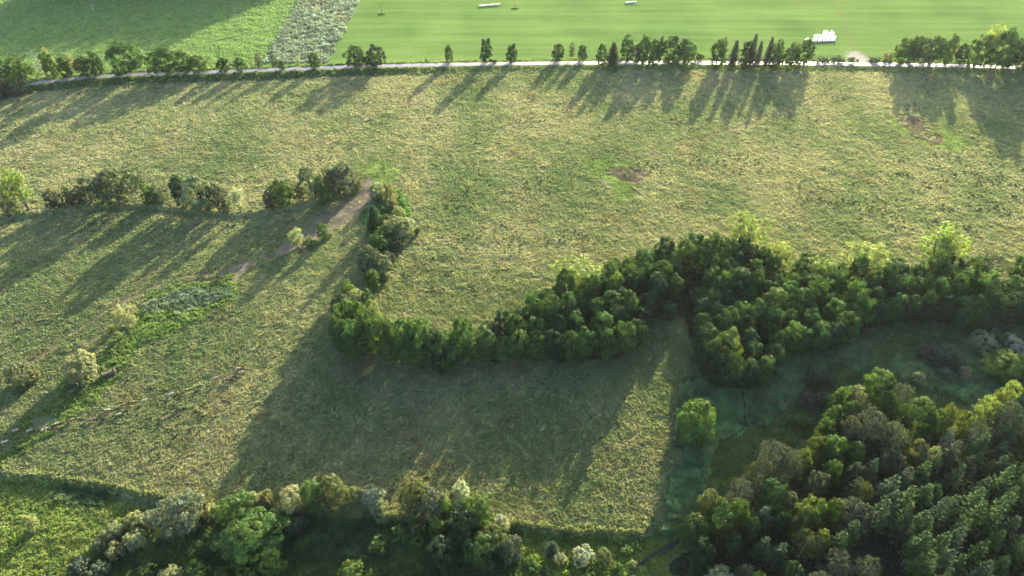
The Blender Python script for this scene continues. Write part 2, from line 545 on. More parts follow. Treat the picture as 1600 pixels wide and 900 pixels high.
# ------------------------------------------------------------------ grass and reeds
def tufts(name, x, y, z, h, w, col, tip, K, lean, label, mat=M_GRASS):
    n = len(x)
    VV = []; CC = []
    for k in range(K):
        az = rng.uniform(0, 2 * np.pi, n)
        r0 = w * rng.uniform(.05, .45, n)
        bx = x + r0 * np.cos(az); by = y + r0 * np.sin(az)
        hh = h * rng.uniform(.6, 1.25, n)
        ln = hh * lean * rng.uniform(.3, 1.3, n)
        ax = bx + np.cos(az) * ln; ay = by + np.sin(az) * ln
        ta = az + np.pi / 2 + rng.uniform(-.7, .7, n)
        tx, ty = np.cos(ta), np.sin(ta)
        wb = w * rng.uniform(.3, .55, n); wt = wb * rng.uniform(.15, .6, n)
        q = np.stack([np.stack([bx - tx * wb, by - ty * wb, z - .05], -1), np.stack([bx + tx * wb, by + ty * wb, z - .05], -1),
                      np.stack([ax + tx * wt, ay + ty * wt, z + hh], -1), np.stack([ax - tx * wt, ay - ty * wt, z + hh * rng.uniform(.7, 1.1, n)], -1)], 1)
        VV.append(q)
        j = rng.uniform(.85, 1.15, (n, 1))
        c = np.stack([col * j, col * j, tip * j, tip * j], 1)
        CC.append(c)
    V = np.concatenate(VV).reshape(-1, 3); CL = np.concatenate(CC).reshape(-1, 3)
    F = np.arange(len(V)).reshape(-1, 4)
    o = link(bpy.data.objects.new(name, quadmesh(name, V, F, mat, CL)), kind='stuff')
    tag(o, label)
    return o


def ground_z(x, y):
    """displaced sheet height by bilinear lookup in the grid"""
    i = np.clip(np.searchsorted(rows, y) - 1, 0, nr - 2)
    def at(ii):
        u = x / halfw[ii]
        j = np.clip(np.searchsorted(s, u) - 1, 0, nc - 2)
        t = np.clip((u - s[j]) / (s[j + 1] - s[j]), 0, 1)
        Z = zf.reshape(nr, nc)
        return Z[ii, j] * (1 - t) + Z[ii, j + 1] * t
    t = np.clip((y - rows[i]) / (rows[i + 1] - rows[i]), 0, 1)
    return at(i) * (1 - t) + at(i + 1) * t


# candidate spots, evenly spread over the picture so that near ground gets finer tufts
NC = 780000
cpx = rng.uniform(-70, 1670, NC); cpy = rng.uniform(-15, 950, NC)
# thin towards the camera less than towards the far side
keep = rng.uniform(0, 1, NC) < np.interp(cpy, [-20, 100, 300, 600, 950], [1, 1, .9, .8, .75])
cpx, cpy = cpx[keep], cpy[keep]
cx, cy_ = plane(cpx, cpy)
cz0 = zt(cx, cy_)
cc, ch, ck = cover(cx, cy_, cz0)
cz = ground_z(cx, cy_)
scale = (H * H + cy_ * cy_) / (H * H)            # 1.2 near .. 9 far
siz = .34 * np.sqrt(cy_ ** 2 + H * H) / H
on_lane = np.abs(cy_ - lane_y(cx)) < 2.7
A = lambda m: (cx[m], cy_[m], cz[m])
m = (ck == 0) & ~on_lane & (vnoise(cx / 1.1, cy_ / 1.1, 15) > .10)
hv = ch[m] * rng.uniform(.6, 1.5, m.sum())
big = rng.uniform(0, 1, m.sum()) > .985
hv = np.where(big, hv * 1.7, hv)
lum = cc[m] * (1.05 + .38 * (vnoise(cx[m] / 1.6, cy_[m] / 1.6, 16)[:, None] - .5))
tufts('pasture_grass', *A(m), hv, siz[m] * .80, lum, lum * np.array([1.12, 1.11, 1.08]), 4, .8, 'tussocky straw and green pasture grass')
# darker rush tussocks in loose colonies
rp = .0012 + .05 * sstep(.60, .78, fbm(cx / 14, cy_ / 14, 17, 2)) + .10 * inpoly(cpx, cpy, [(1380, 250), (1480, 235), (1600, 240), (1640, 330), (1520, 340), (1400, 310)]) * sstep(.45, .7, fbm(cx / 6, cy_ / 6, 18, 2))
rp = rp * (rng.uniform(0, 1, len(cx)) < .35 + .65 * (cpy < 380))
m = (ck == 0) & ~on_lane & (ch > .14) & (rng.uniform(0, 1, len(ck)) < rp)
rc = np.tile([.075, .10, .038], (m.sum(), 1)) * rng.uniform(.75, 1.25, (m.sum(), 1))
tufts('rush_tussocks', *A(m), rng.uniform(.35, .8, m.sum()), rng.uniform(.35, .75, m.sum()), rc, rc * 1.15, 9, .5, 'dark green rush tussocks scattered in loose colonies over the pasture')
m = (ck == 1) & ~on_lane & (rng.uniform(0, 1, len(ck)) < .7)
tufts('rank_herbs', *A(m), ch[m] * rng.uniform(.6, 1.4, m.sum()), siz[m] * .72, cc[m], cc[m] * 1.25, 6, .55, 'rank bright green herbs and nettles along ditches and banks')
m = (ck == 2)
rk = np.clip(.6 + .8 * fbm(cx[m] / 1.8, cy_[m] / 1.8, 19, 2), .7, 1.35)
rk = np.where(vnoise(cx[m] / 1.3, cy_[m] / 1.3, 29) > .80, rk * .35, rk)
rc = cc[m] * np.clip(1 + 1.0 * (fbm(cx[m] / 2.2, cy_[m] / 2.2, 20, 3) - .5), .55, 1.5)[:, None] * (1 + .25 * (fbm(cx[m] / 16, cy_[m] / 12, 23, 2)[:, None] - .5) * np.array([1.0, .2, -.9]))
tufts('reed_bed', *A(m), ch[m] * rk * rng.uniform(.85, 1.1, m.sum()), siz[m] * .62, rc, rc * 1.12, 6, .35, 'dense blue green reeds in wet hollows')
m = (ck == 6) & (rng.uniform(0, 1, len(ck)) < .6)
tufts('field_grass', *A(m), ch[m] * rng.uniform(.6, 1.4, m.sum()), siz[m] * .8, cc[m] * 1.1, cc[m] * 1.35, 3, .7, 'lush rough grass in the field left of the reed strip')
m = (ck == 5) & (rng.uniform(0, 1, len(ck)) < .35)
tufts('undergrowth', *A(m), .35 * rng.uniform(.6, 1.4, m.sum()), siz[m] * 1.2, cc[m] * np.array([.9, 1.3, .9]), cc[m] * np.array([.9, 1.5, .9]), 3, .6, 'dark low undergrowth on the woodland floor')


# ------------------------------------------------------------------ tree meshes
def quads_at(P, Nrm, size, asp=1.0):
    n = len(P)
    a = rng.normal(size=(n, 3))
    t = np.cross(Nrm, a); t /= np.linalg.norm(t, axis=1)[:, None] + 1e-9
    b = np.cross(Nrm, t); b /= np.linalg.norm(b, axis=1)[:, None] + 1e-9
    sz = size[:, None]
    k = rng.uniform(.35, 1.0, (n, 4, 1))
    q = np.stack([P - t * sz * k[:, 0] * asp, P + b * sz * k[:, 1], P + t * sz * k[:, 2] * asp, P - b * sz * k[:, 3]], 1)
    return q.reshape(-1, 3)


def crown(name, lobes, nleaf, size, mat, up=.25, inner=.10, jit=.45, lobe_var=.22, sub=13, subr=.40, rough=.16, loose=.33):
    """lobes (n,6: centre and radii) carry clumps on their outside, the clumps carry the leaves"""
    lobes = np.array(lobes, float)
    c = lobes[:, :3]; r = lobes[:, 3:6] if lobes.shape[1] > 4 else np.repeat(lobes[:, 3:4], 3, 1)
    # clumps
    n = len(c) * sub
    li = np.repeat(np.arange(len(c)), sub)
    d = rng.normal(size=(n, 3)); d[:, 2] += up; d /= np.linalg.norm(d, axis=1)[:, None]
    K = c[li] + d * r[li] * rng.uniform(1 - rough * 2.2, 1 + rough, (n, 1))
    deep = np.zeros(n, bool)
    for k in range(len(c)):
        deep |= ((((K - c[k]) / (r[k] * .86)) ** 2).sum(1) < 1) & (li != k)
    ok = (~deep | (rng.uniform(0, 1, n) < inner)) & (K[:, 2] > .2)
    K, d, li = K[ok], d[ok], li[ok]
    kr = r[li].mean(1) * subr * rng.uniform(.7, 1.35, len(K))
    # leaves
    w = kr ** 2
    ki = rng.choice(len(K), nleaf, p=w / w.sum())
    e = rng.normal(size=(nleaf, 3)) + d[ki] * .7; e[:, 2] += .25
    e /= np.linalg.norm(e, axis=1)[:, None]
    rad = 1 - np.abs(rng.normal(size=nleaf)) * loose
    P = K[ki] + e * (kr[ki] * rad)[:, None]
    N_ = e + d[ki] * .35 + rng.normal(size=e.shape) * jit
    N_ /= np.linalg.norm(N_, axis=1)[:, None]
    P[:, 2] = np.maximum(P[:, 2], .1)
    sz = size * rng.uniform(.55, 1.4, nleaf)
    V = quads_at(P, N_, sz)
    lv = 1 + rng.uniform(-lobe_var, lobe_var, len(c)); kv = 1 + rng.uniform(-.16, .16, len(K))
    hue = rng.uniform(-.1, .1, len(c))
    q = li[ki]
    j = lv[q] * kv[ki] * rng.uniform(.8, 1.2, nleaf)
    col = np.stack([j * (1 + hue[q]), j, j * (1 - hue[q])], -1)
    return quadmesh(name, V, np.arange(len(V)).reshape(-1, 4), mat, np.repeat(col, 4, 0))


def trunkmesh(name, h, r, mat, limbs=5, spread=2.2, z0=.3, bend=.3, multi=1):
    bm = bmesh.new()

    def tube(pts, rads, n=6):
        rings = []
        for i_, (p_, q_) in enumerate(zip(pts, rads)):
            d_ = (pts[min(i_ + 1, len(pts) - 1)] - pts[max(i_ - 1, 0)]).normalized()
            t_ = d_.orthogonal().normalized(); b_ = d_.cross(t_)
            rings.append([bm.verts.new(p_ + (t_ * math.cos(2 * math.pi * k / n) + b_ * math.sin(2 * math.pi * k / n)) * q_) for k in range(n)])
        for a_, b2 in zip(rings[:-1], rings[1:]):
            for k in range(n):
                bm.faces.new((a_[k], a_[(k + 1) % n], b2[(k + 1) % n], b2[k]))
        bm.faces.new(rings[-1])
    for st in range(multi):
        off = Vector((random.uniform(-.3, .3), random.uniform(-.3, .3), 0)) * (multi > 1)
        top = Vector((random.uniform(-1, 1) * bend * (1 + 2.5 * (multi > 1)), random.uniform(-1, 1) * bend * (1 + 2.5 * (multi > 1)), h))
        pts = [off + (top - off) * t_ + Vector((math.sin(t_ * 5 + st) * .12, math.cos(t_ * 4 + st) * .12, 0)) * (t_ > 0) for t_ in (0, .06, .3, .6, 1)]
        pts[0].z = -.4
        tube(pts, [r * 1.35, r, r * .8, r * .5, r * .12])
        for k in range(limbs):
            t_ = z0 + (.85 - z0) * (k + random.random() * .5) / limbs
            a_ = random.uniform(0, 6.28)
            p0 = off + (top - off) * t_
            L_ = spread * (1.1 - t_) * random.uniform(.7, 1.2)
            p1 = p0 + Vector((math.cos(a_) * L_ * .5, math.sin(a_) * L_ * .5, L_ * .3))
            p2 = p0 + Vector((math.cos(a_) * L_, math.sin(a_) * L_, L_ * .75))
            tube([p0, p1, p2], [r * .42 * (1.1 - t_), r * .28 * (1.1 - t_), r * .06], 5)
    return bm_mesh(name, bm, mat)


def lobes_ovoid(h, w, n, r0, base=.06, top_heavy=0.0, pointed=.0, wild=.3):
    """irregular egg of overlapping boughs, widest a little below the middle"""
    out_ = []
    ph = [random.uniform(0, 6.28) for _ in range(3)]
    for k in range(n):
        t = (k + random.random()) / n
        zc = h * (base + (1 - base - .11) * t)
        prof = math.sin(math.pi * (.16 + .76 * t)) ** .7
        prof *= (1 - pointed * t)
        if top_heavy: prof *= (1 - top_heavy * (1 - t))
        a_ = k * 2.39996 + random.uniform(-.5, .5)
        prof *= 1 + wild * (.5 * math.sin(a_ * 2 + ph[0]) + .5 * math.sin(a_ * 3 + ph[1] + t * 4)) + random.uniform(-.5, .5) * wild
        rr = r0 * random.uniform(.65, 1.35) * (1 - .3 * t * pointed)
        R_ = max(0, w / 2 * prof - rr * .7)
        q = math.sqrt(random.uniform(.3, 1))
        out_.append((R_ * q * math.cos(a_), R_ * q * math.sin(a_), zc + random.uniform(-.25, .25), rr, rr, rr * random.uniform(.75, 1.05)))
    core = w * .25
    for zc in np.linspace(h * (base + .12), h * .70, 4):
        out_.append((0, 0, zc, core, core, h * .15))
    return out_


VAR = {}


def variant(kind, crown_me, trunk_me, h, w):
    VAR.setdefault(kind, []).append((crown_me, trunk_me, h, w))


for v in range(7):   # alders and other dense broadleaved trees, leafy to the ground
    h, w = 13.0, 8.0
    variant('alder', crown('broad_crown', lobes_ovoid(h, w, 22, 1.8, .07, 0, .25, .15), 11000, .23, M_LEAF, loose=.24, rough=.11, sub=15), trunkmesh('broad_trunk', h * .84, .2, M_BARK), h, w)
for v in range(6):   # rounder free standing trees with a short bare trunk
    h, w = 12.0, 9.5
    variant('round', crown('round_crown', lobes_ovoid(h, w, 24, 2.0, .13, 0, .12), 11000, .24, M_LEAF, lobe_var=.25, loose=.25, rough=.12, sub=15), trunkmesh('round_trunk', h * .78, .26, M_BARK), h, w)
for v in range(4):   # airy birch-like trees
    h, w = 14.0, 6.0
    variant('airy', crown('airy_crown', lobes_ovoid(h, w, 20, 1.2, .16, 0, .35, .45), 3200, .23, M_LEAF, inner=.5, loose=.6, rough=.3), trunkmesh('airy_trunk', h * .93, .15, M_PALEBARK, 8, 2.0), h, w)
for v in range(4):   # tall willows, loose, pale, several stems
    h, w = 14.0, 11.0
    variant('willow', crown('willow_crown', lobes_ovoid(h, w, 26, 1.9, .32, .25, .0, .4), 7500, .23, M_WILLOW, inner=.3, loose=.5, rough=.25), trunkmesh('willow_trunk', h * .8, .24, M_BARK, 6, 4.0, .3, .8, 3), h, w)
for v in range(6):   # rounded willow shrubs made of domed heads
    h, w = 5.0, 6.5
    lb = []
    for k in range(9):
        a_ = k * 2.4 + random.uniform(-.5, .5); q = math.sqrt((k + random.uniform(-.4, .4)) / 9 if k else 0) * w * .37
        rr = random.uniform(.75, 1.5)
        zz = max(rr, h - rr - (q / (w * .36)) ** 2 * h * .34 - random.uniform(0, 1.1))
        lb.append((q * math.cos(a_), q * math.sin(a_), zz, rr, rr, rr * 1.05))
        lb.append((q * .95 * math.cos(a_), q * .95 * math.sin(a_), zz * .5, rr * .9, rr * .9, zz * .5))
    variant('shrub', crown('shrub_crown', lb, 8500, .16, M_WILLOW, jit=.5, subr=.30, sub=22, loose=.2, rough=.08, lobe_var=.15), trunkmesh('shrub_stems', h * .6, .09, M_BARK, 3, 1.6, .2, .8, 4), h, w)
for v in range(4):   # low bushes
    h, w = 2.6, 4.0
    lb = [(random.uniform(-1, 1) * 1.2, random.uniform(-1, 1) * 1.2, random.uniform(.6, 1.6), random.uniform(.5, .95)) for k in range(10)]
    lb = [(a_, b_, c_, r_, r_, r_) for a_, b_, c_, r_ in lb]
    variant('bush', crown('bush_crown', lb, 2200, .16, M_LEAF), trunkmesh('bush_stems', h * .6, .06, M_BARK, 3, .9, .2, .5, 3), h, w)
for v in range(5):   # broad domed pines of many small tufts
    h, w = 14.0, 9.0
    lb = []
    ph = random.uniform(0, 6.28)
    for k in range(44):
        a_ = k * 2.39996; t = (k + .5) / 44
        q = math.sqrt(t) * w * .44 * (1 + .22 * math.sin(2 * a_ + ph) + random.uniform(-.12, .12))
        zz = h * .93 - (q / (w * .44)) ** 2.2 * h * .40 - random.uniform(0, 1.6)
        rr = random.uniform(.6, 1.25)
        lb.append((q * math.cos(a_), q * math.sin(a_), zz, rr, rr, rr * .75))
    for k in range(14):
        a_ = random.uniform(0, 6.28); q = random.uniform(.3, 1) * w * .36
        lb.append((q * math.cos(a_), q * math.sin(a_), random.uniform(.28, .6) * h, 1.0, 1.0, .8))
    variant('pine', crown('pine_crown', lb, 9000, .16, M_NEEDLE, jit=.7, lobe_var=.2, loose=.5, sub=9), trunkmesh('pine_trunk', h * .86, .22, M_PALEBARK, 10, 4.0, .4, .2), h, w)


def conifer(name, h, w, whorls, per, base, droop, sprays, size, fullness):
    """whorls of drooping branches, each carrying flat needle sprays"""
    PV = []; CL = []
    for k in range(whorls):
        t = k / (whorls - 1)
        z0 = h * (base + (1 - base) * t ** .92)
        L_ = max(.3, w / 2 * (1 - t) ** .75)
        nb = max(4, int(per * (1 - .45 * t)))
        ph = random.random() * 6.28
        for b in range(nb):
            a_ = ph + 2 * math.pi * (b + random.uniform(-.3, .3)) / nb
            Lb = L_ * random.uniform(.75, 1.15)
            ns = max(3, int(sprays * (1 - .5 * t)))
            u = (np.arange(ns) + .8) / ns
            rise = droop * (-.55 * u + .75 * u ** 2.2) * Lb + .1 * Lb * t
            x = np.cos(a_) * Lb * u; y = np.sin(a_) * Lb * u
            z = z0 + rise + rng.normal(size=ns) * .05
            jv = random.uniform(.8, 1.2)
            for side in (-1, 1, 0):
                az = a_ + side * rng.uniform(.6, 1.1, ns)
                ll = size * (1.25 - .55 * u) * rng.uniform(.7, 1.3, ns) * (1.25 if side == 0 else 1)
                wd = ll * .20 * fullness
                dx, dy = np.cos(az), np.sin(az)
                dz = rng.uniform(-.35, .12, ns)
                tx, ty = -dy, dx
                tz = rng.uniform(-.5, .5, ns)
                P0 = np.stack([x, y, z], -1)
                D = np.stack([dx, dy, dz], -1) * ll[:, None]
                Tn = np.stack([tx, ty, tz], -1) * wd[:, None]
                q = np.stack([P0 - Tn * .5, P0 + D * .55 - Tn, P0 + D, P0 + D * .5 + Tn], 1)
                PV.append(q.reshape(-1, 3))
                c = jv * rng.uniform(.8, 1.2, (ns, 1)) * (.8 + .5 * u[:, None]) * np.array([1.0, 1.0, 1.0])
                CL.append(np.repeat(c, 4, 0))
    # leader
    P0 = np.zeros((8, 3)); P0[:, 2] = h * .955
    az = np.linspace(0, 6.28, 8, endpoint=False)
    D = np.stack([np.cos(az) * .18, np.sin(az) * .18, np.full(8, h * .05)], -1)
    Tn = np.stack([-np.sin(az), np.cos(az), 0 * az], -1) * .1
    PV.append(np.stack([P0 - Tn, P0 + Tn, P0 + D + Tn * .3, P0 + D - Tn * .3], 1).reshape(-1, 3)); CL.append(np.ones((32, 3)))
    V = np.concatenate(PV); V[:, 2] = np.maximum(V[:, 2], .1)
    return quadmesh(name, V, np.arange(len(V)).reshape(-1, 4), M_NEEDLE, np.concatenate(CL))


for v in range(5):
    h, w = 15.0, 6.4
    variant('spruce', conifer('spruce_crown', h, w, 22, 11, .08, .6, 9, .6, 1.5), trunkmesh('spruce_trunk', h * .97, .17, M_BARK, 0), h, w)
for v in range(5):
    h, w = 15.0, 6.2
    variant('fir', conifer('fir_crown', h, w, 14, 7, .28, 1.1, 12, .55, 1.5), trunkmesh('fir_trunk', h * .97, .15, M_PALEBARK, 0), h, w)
# leafless tree
bt = trunkmesh('bare_limbs', 11.5, .17, M_PALEBARK, 34, 2.6, .12, .9)
VAR['bare'] = [(None, bt, 12.0, 4.5)]

TINT = dict(alder=(.058, .116, .028), alder2=(.076, .136, .030), dark=(.036, .072, .024), green=(.078, .140, .030), fresh=(.105, .175, .030), bright=(.175, .235, .055),
            yellow=(.120, .165, .032), olive=(.115, .14, .042), silver=(.24, .275, .155), greywillow=(.135, .17, .095), cream=(.32, .345, .225), pale=(.225, .255, .12),
            spruce=(.036, .062, .028), fir=(.054, .094, .027), pinegrey=(.092, .112, .070), pinegreen=(.050, .078, .034), greygreen=(.08, .105, .06), white=(.30, .32, .24))
ORD = ['first', 'second', 'third', 'fourth', 'fifth', 'sixth', 'seventh', 'eighth', 'ninth', 'tenth', 'eleventh', 'twelfth', 'thirteenth', 'fourteenth',
       'fifteenth', 'sixteenth', 'seventeenth', 'eighteenth', 'nineteenth', 'twentieth']
TENS = {20: 'twenty', 30: 'thirty', 40: 'forty', 50: 'fifty', 60: 'sixty', 70: 'seventy'}


def ordinal(n):
    if n <= 20: return ORD[n - 1]
    t, u = n // 10 * 10, n % 10
    return {30: 'thirtieth', 40: 'fortieth', 50: 'fiftieth', 60: 'sixtieth', 70: 'seventieth'}[t] if u == 0 else f'{TENS[t]}-{ORD[u - 1]}'


NAMEOF = dict(alder='broadleaf_tree', round='broadleaf_tree', airy='birch_tree', willow='willow_tree', shrub='willow_shrub', bush='bush', pine='pine_tree', spruce='spruce_tree', fir='conifer_tree', bare='bare_tree')
CATOF = dict(shrub='shrub', bush='bush')
ALLT = []


def plant(kind, x, y, z, h, w, tint, label, group, lean=0.0):
    cr_, tr_, h0, w0 = random.choice(VAR[kind])
    root = bpy.data.objects.new(NAMEOF[kind], None)
    link(root)
    root.empty_display_size = .5
    root.location = (x, y, z - .05)
    sx = w / w0
    root.scale = (sx * random.uniform(.93, 1.07), sx * random.uniform(.93, 1.07), h / h0)
    root.rotation_euler = (lean * random.uniform(-1, 1), lean * random.uniform(-1, 1), random.uniform(0, 6.28))
    tag(root, label, CATOF.get(kind, 'tree'), group)
    t = link(bpy.data.objects.new('stems' if kind in ('shrub', 'bush') else 'trunk', tr_), root)
    if cr_ is not None:
        c = link(bpy.data.objects.new('crown', cr_), root)
        b = np.array(TINT[tint]) * (.84 if group and 'near wood' in group else 1) * random.uniform(.88, 1.12) * np.array([random.uniform(.93, 1.07), 1, random.uniform(.9, 1.1)])
        c.color = (*b, 1)
    ALLT.append((x, y, w))
    return root


def by_base(kind, px, base, top, wpx, tint, label, group):
    x, y, z = G(px, base)
    h = max(.8, height_at(y, z, top)) 
    plant(kind, x, y, z, h, width_at(y, z, wpx) * (1.10 if kind in ('alder', 'round') else 1.08), tint, label, group)


# ------------------------------------------------------------------ trees along the lane
LOOK = dict(dark='dark green', green='mid green', alder='deep green', alder2='green', pale='pale grey green', bright='bright yellow green', spruce='blackish pointed', greygreen='grey green',
            olive='olive', silver='silvery', greywillow='grey leaved', fresh='fresh green', yellow='yellow green', cream='cream white', fir='dark conifer', pinegrey='grey brown', pinegreen='dull green', white='whitish')
SHAPE = dict(alder='leafy tree', round='round-crowned tree', airy='sparse slender tree', willow='loose willow tree', shrub='domed shrub', bush='low bush', pine='domed pine', spruce='spruce', fir='conifer', bare='leafless tree')
lane_trees = [
    ('alder', 12, 129, 93, 27, 'alder'), ('round', 38, 127, 88, 30, 'alder2'), ('bare', 68, 118, 70, 18, 'pale'), ('airy', 87, 115, 69, 13, 'pale'), ('alder', 85, 121, 83, 22, 'green'),
    ('alder', 107, 121, 91, 18, 'alder'), ('airy', 119, 119, 80, 20, 'pale'), ('round', 137, 119, 89, 24, 'dark'), ('alder', 157, 117, 80, 19, 'alder'), ('round', 204, 116, 67, 45, 'alder'),
    ('bush', 234, 114, 107, 9, 'dark'), ('round', 263, 114, 77, 42, 'alder'), ('alder', 292, 113, 79, 25, 'alder2'), ('round', 311, 112, 88, 27, 'alder2'), ('round', 351, 112, 91, 19, 'dark'),
    ('round', 377, 112, 91, 18, 'alder'), ('airy', 407, 108, 82, 17, 'greygreen'), ('airy', 431, 110, 81, 15, 'greygreen'), ('alder', 442, 109, 95, 9, 'alder'), ('airy', 467, 106, 87, 10, 'pale'),
    ('alder', 493, 106, 83, 16, 'alder'), ('bush', 544, 103, 92, 8, 'dark'), ('round', 558, 104, 73, 30, 'dark'), ('round', 588, 105, 73, 28, 'dark'), ('airy', 666, 97, 91, 5, 'alder'),
    ('alder', 702, 98, 70, 13, 'alder'), ('alder', 760, 98, 60, 19, 'dark'), ('bush', 771, 98, 92, 10, 'dark'), ('alder', 800, 98, 68, 15, 'dark'), ('round', 872, 93, 70, 18, 'dark'),
    ('airy', 893, 92, 65, 11, 'greygreen'), ('alder', 909, 94, 71, 14, 'dark'), ('alder', 939, 102, 70, 17, 'alder'), ('spruce', 956, 104, 67, 23, 'spruce'), ('alder', 979, 93, 57, 21, 'alder'),
    ('alder', 992, 97, 70, 17, 'greygreen'), ('alder', 1003, 99, 57, 19, 'alder'), ('round', 1019, 101, 62, 26, 'alder'), ('alder', 1030, 95, 57, 11, 'dark'), ('alder', 1046, 94, 57, 24, 'alder'),
    ('alder', 1066, 93, 62, 20, 'dark'), ('alder', 1075, 103, 68, 20, 'alder2'), ('bush', 1094, 93, 84, 15, 'dark'), ('bush', 1050, 103, 93, 30, 'fresh'), ('alder', 1118, 105, 62, 25, 'alder'),
    ('airy', 1127, 96, 55, 14, 'greygreen'), ('spruce', 1143, 105, 64, 19, 'spruce'), ('alder', 1163, 106, 66, 22, 'dark'), ('spruce', 1171, 101, 54, 17, 'spruce'), ('spruce', 1181, 105, 65, 15, 'spruce'),
    ('spruce', 1196, 104, 59, 18, 'spruce'), ('round', 1208, 105, 69, 24, 'alder2'), ('alder', 1213, 96, 63, 14, 'dark'), ('alder', 1232, 105, 68, 24, 'alder'), ('alder', 1250, 102, 63, 22, 'alder'),
    ('airy', 1263, 99, 63, 16, 'alder'), ('bush', 1285, 97, 91, 22, 'dark'), ('bush', 1310, 97, 90, 24, 'alder'), ('bush', 1330, 97, 90, 16, 'alder'), ('bush', 1365, 97, 91, 22, 'alder'),
    ('shrub', 1386, 94, 80, 15, 'pale'), ('alder', 1405, 99, 60, 25, 'alder2'), ('alder', 1421, 99, 55, 24, 'alder'), ('alder', 1437, 100, 60, 22, 'greygreen'), ('alder', 1450, 100, 57, 20, 'alder'),
    ('airy', 1461, 100, 56, 20, 'alder'), ('alder', 1474, 101, 56, 18, 'alder'), ('airy', 1485, 93, 61, 18, 'pale'), ('alder', 1498, 97, 70, 19, 'dark'), ('alder', 1520, 104, 55, 30, 'alder2'),
    ('willow', 1536, 104, 40, 42, 'bright'), ('round', 1553, 109, 47, 34, 'alder'), ('alder', 1574, 105, 60, 22, 'dark'), ('alder', 1590, 107, 52, 28, 'alder'), ('round', 1612, 108, 53, 34, 'alder'),
    ('alder', 1640, 109, 55, 30, 'alder'), ('alder', 1668, 110, 52, 30, 'alder')]
for i_, (k_, px, b_, t_, w_, tn) in enumerate(lane_trees):
    size = 'small' if b_ - t_ < 20 else ('tall' if b_ - t_ > 40 else 'medium')
    lab = f'{size} {LOOK[tn] if k_ != "bare" else "pale"} {SHAPE[k_]}, {ordinal(i_ + 1)} from the left beside the lane'
    by_base(k_, px, b_, t_, w_, tn, lab, 'trees along the lane')
for i_, (px, b_, t_, w_) in enumerate([(6, 148, 120, 30), (30, 147, 122, 32), (-25, 150, 120, 40)]):
    by_base('shrub', px, b_, t_, w_, 'greygreen', ['grey green shrub at the lane bend, nearest the picture edge', 'wide grey green shrub at the lane bend, on the lane side', 'grey green shrub beyond the picture edge at the lane bend'][i_], 'shrubs at the lane bend')

# ------------------------------------------------------------------ row of trees on the bank in the pasture
row_trees = [
    ('shrub', -20, 342, 305, 40, 'greywillow'), ('shrub', 22, 331, 298, 28, 'greywillow'), ('willow', 44, 328, 266, 47, 'bright'), ('shrub', 87, 322, 296, 25, 'greygreen'), ('shrub', 111, 316, 291, 14, 'alder'),
    ('shrub', 122, 317, 297, 24, 'greygreen'), ('round', 144, 314, 281, 29, 'greygreen'), ('alder', 166, 314, 276, 20, 'dark'), ('round', 186, 319, 268, 40, 'greygreen'), ('pine', 214, 310, 270, 34, 'dark'),
    ('shrub', 238, 315, 289, 24, 'green'), ('shrub', 254, 313, 287, 27, 'greywillow'), ('alder', 290, 321, 274, 28, 'dark'), ('round', 315, 326, 277, 48, 'greywillow'), ('round', 330, 322, 292, 28, 'greygreen'),
    ('round', 352, 328, 295, 24, 'greygreen'), ('willow', 376, 330, 293, 28, 'silver'), ('shrub', 424, 323, 297, 24, 'greygreen'), ('round', 444, 319, 283, 36, 'alder'), ('airy', 469, 312, 287, 24, 'olive'),
    ('round', 488, 306, 262, 28, 'greywillow'), ('round', 508, 317, 277, 29, 'alder2'), ('alder', 523, 301, 266, 28, 'greygreen'), ('round', 541, 300, 257, 38, 'greygreen'), ('shrub', 559, 293, 283, 15, 'olive')]
for i_, (k_, px, b_, t_, w_, tn) in enumerate(row_trees):
    lab = f'{LOOK[tn]} {SHAPE[k_]}, {ordinal(i_ + 1)} from the left on the bank across the pasture'
    by_base(k_, px, b_, t_, w_, tn, lab, 'trees on the pasture bank')
misc = [
    ('willow', 466, 388, 360, 26, 'pale', 'pale feathery small tree standing alone on the muddy bank'), ('alder', 506, 373, 350, 15, 'green', 'small upright tree on the muddy bank beside a bush'),
    ('bush', 515, 370, 362, 10, 'fresh', 'low fresh green bush beside the small upright tree'), ('bush', 486, 384, 376, 24, 'fresh', 'low bright bush strip between the two small bank trees'),
    ('bush', 652, 365, 355, 10, 'dark', 'lone dark bush out in the pasture by the tree column'),
    ('willow', 206, 516, 480, 38, 'pale', 'half bare pale willow beside the small reed patch'), ('shrub', 135, 590, 554, 56, 'silver', 'wide silvery willow beside the feed rack'),
    ('shrub', 40, 600, 567, 42, 'greywillow', 'grey willow bush at the dark ditch near the cattle path'), ('round', 1082, 684, 630, 58, 'green', 'single round green tree standing alone in the reeds'),
    ('shrub', 55, 828, 806, 22, 'silver', 'small pale round shrub alone in the bright green herbs'), ('willow', 2, 892, 822, 48, 'greywillow', 'large grey willow cut by the corner of the picture'),
    ('bush', 178, 520, 510, 14, 'green', 'low green bush at the foot of the half bare willow')]
for k_, px, b_, t_, w_, tn, lab in misc:
    by_base(k_, px, b_, t_, w_, tn, lab, None)

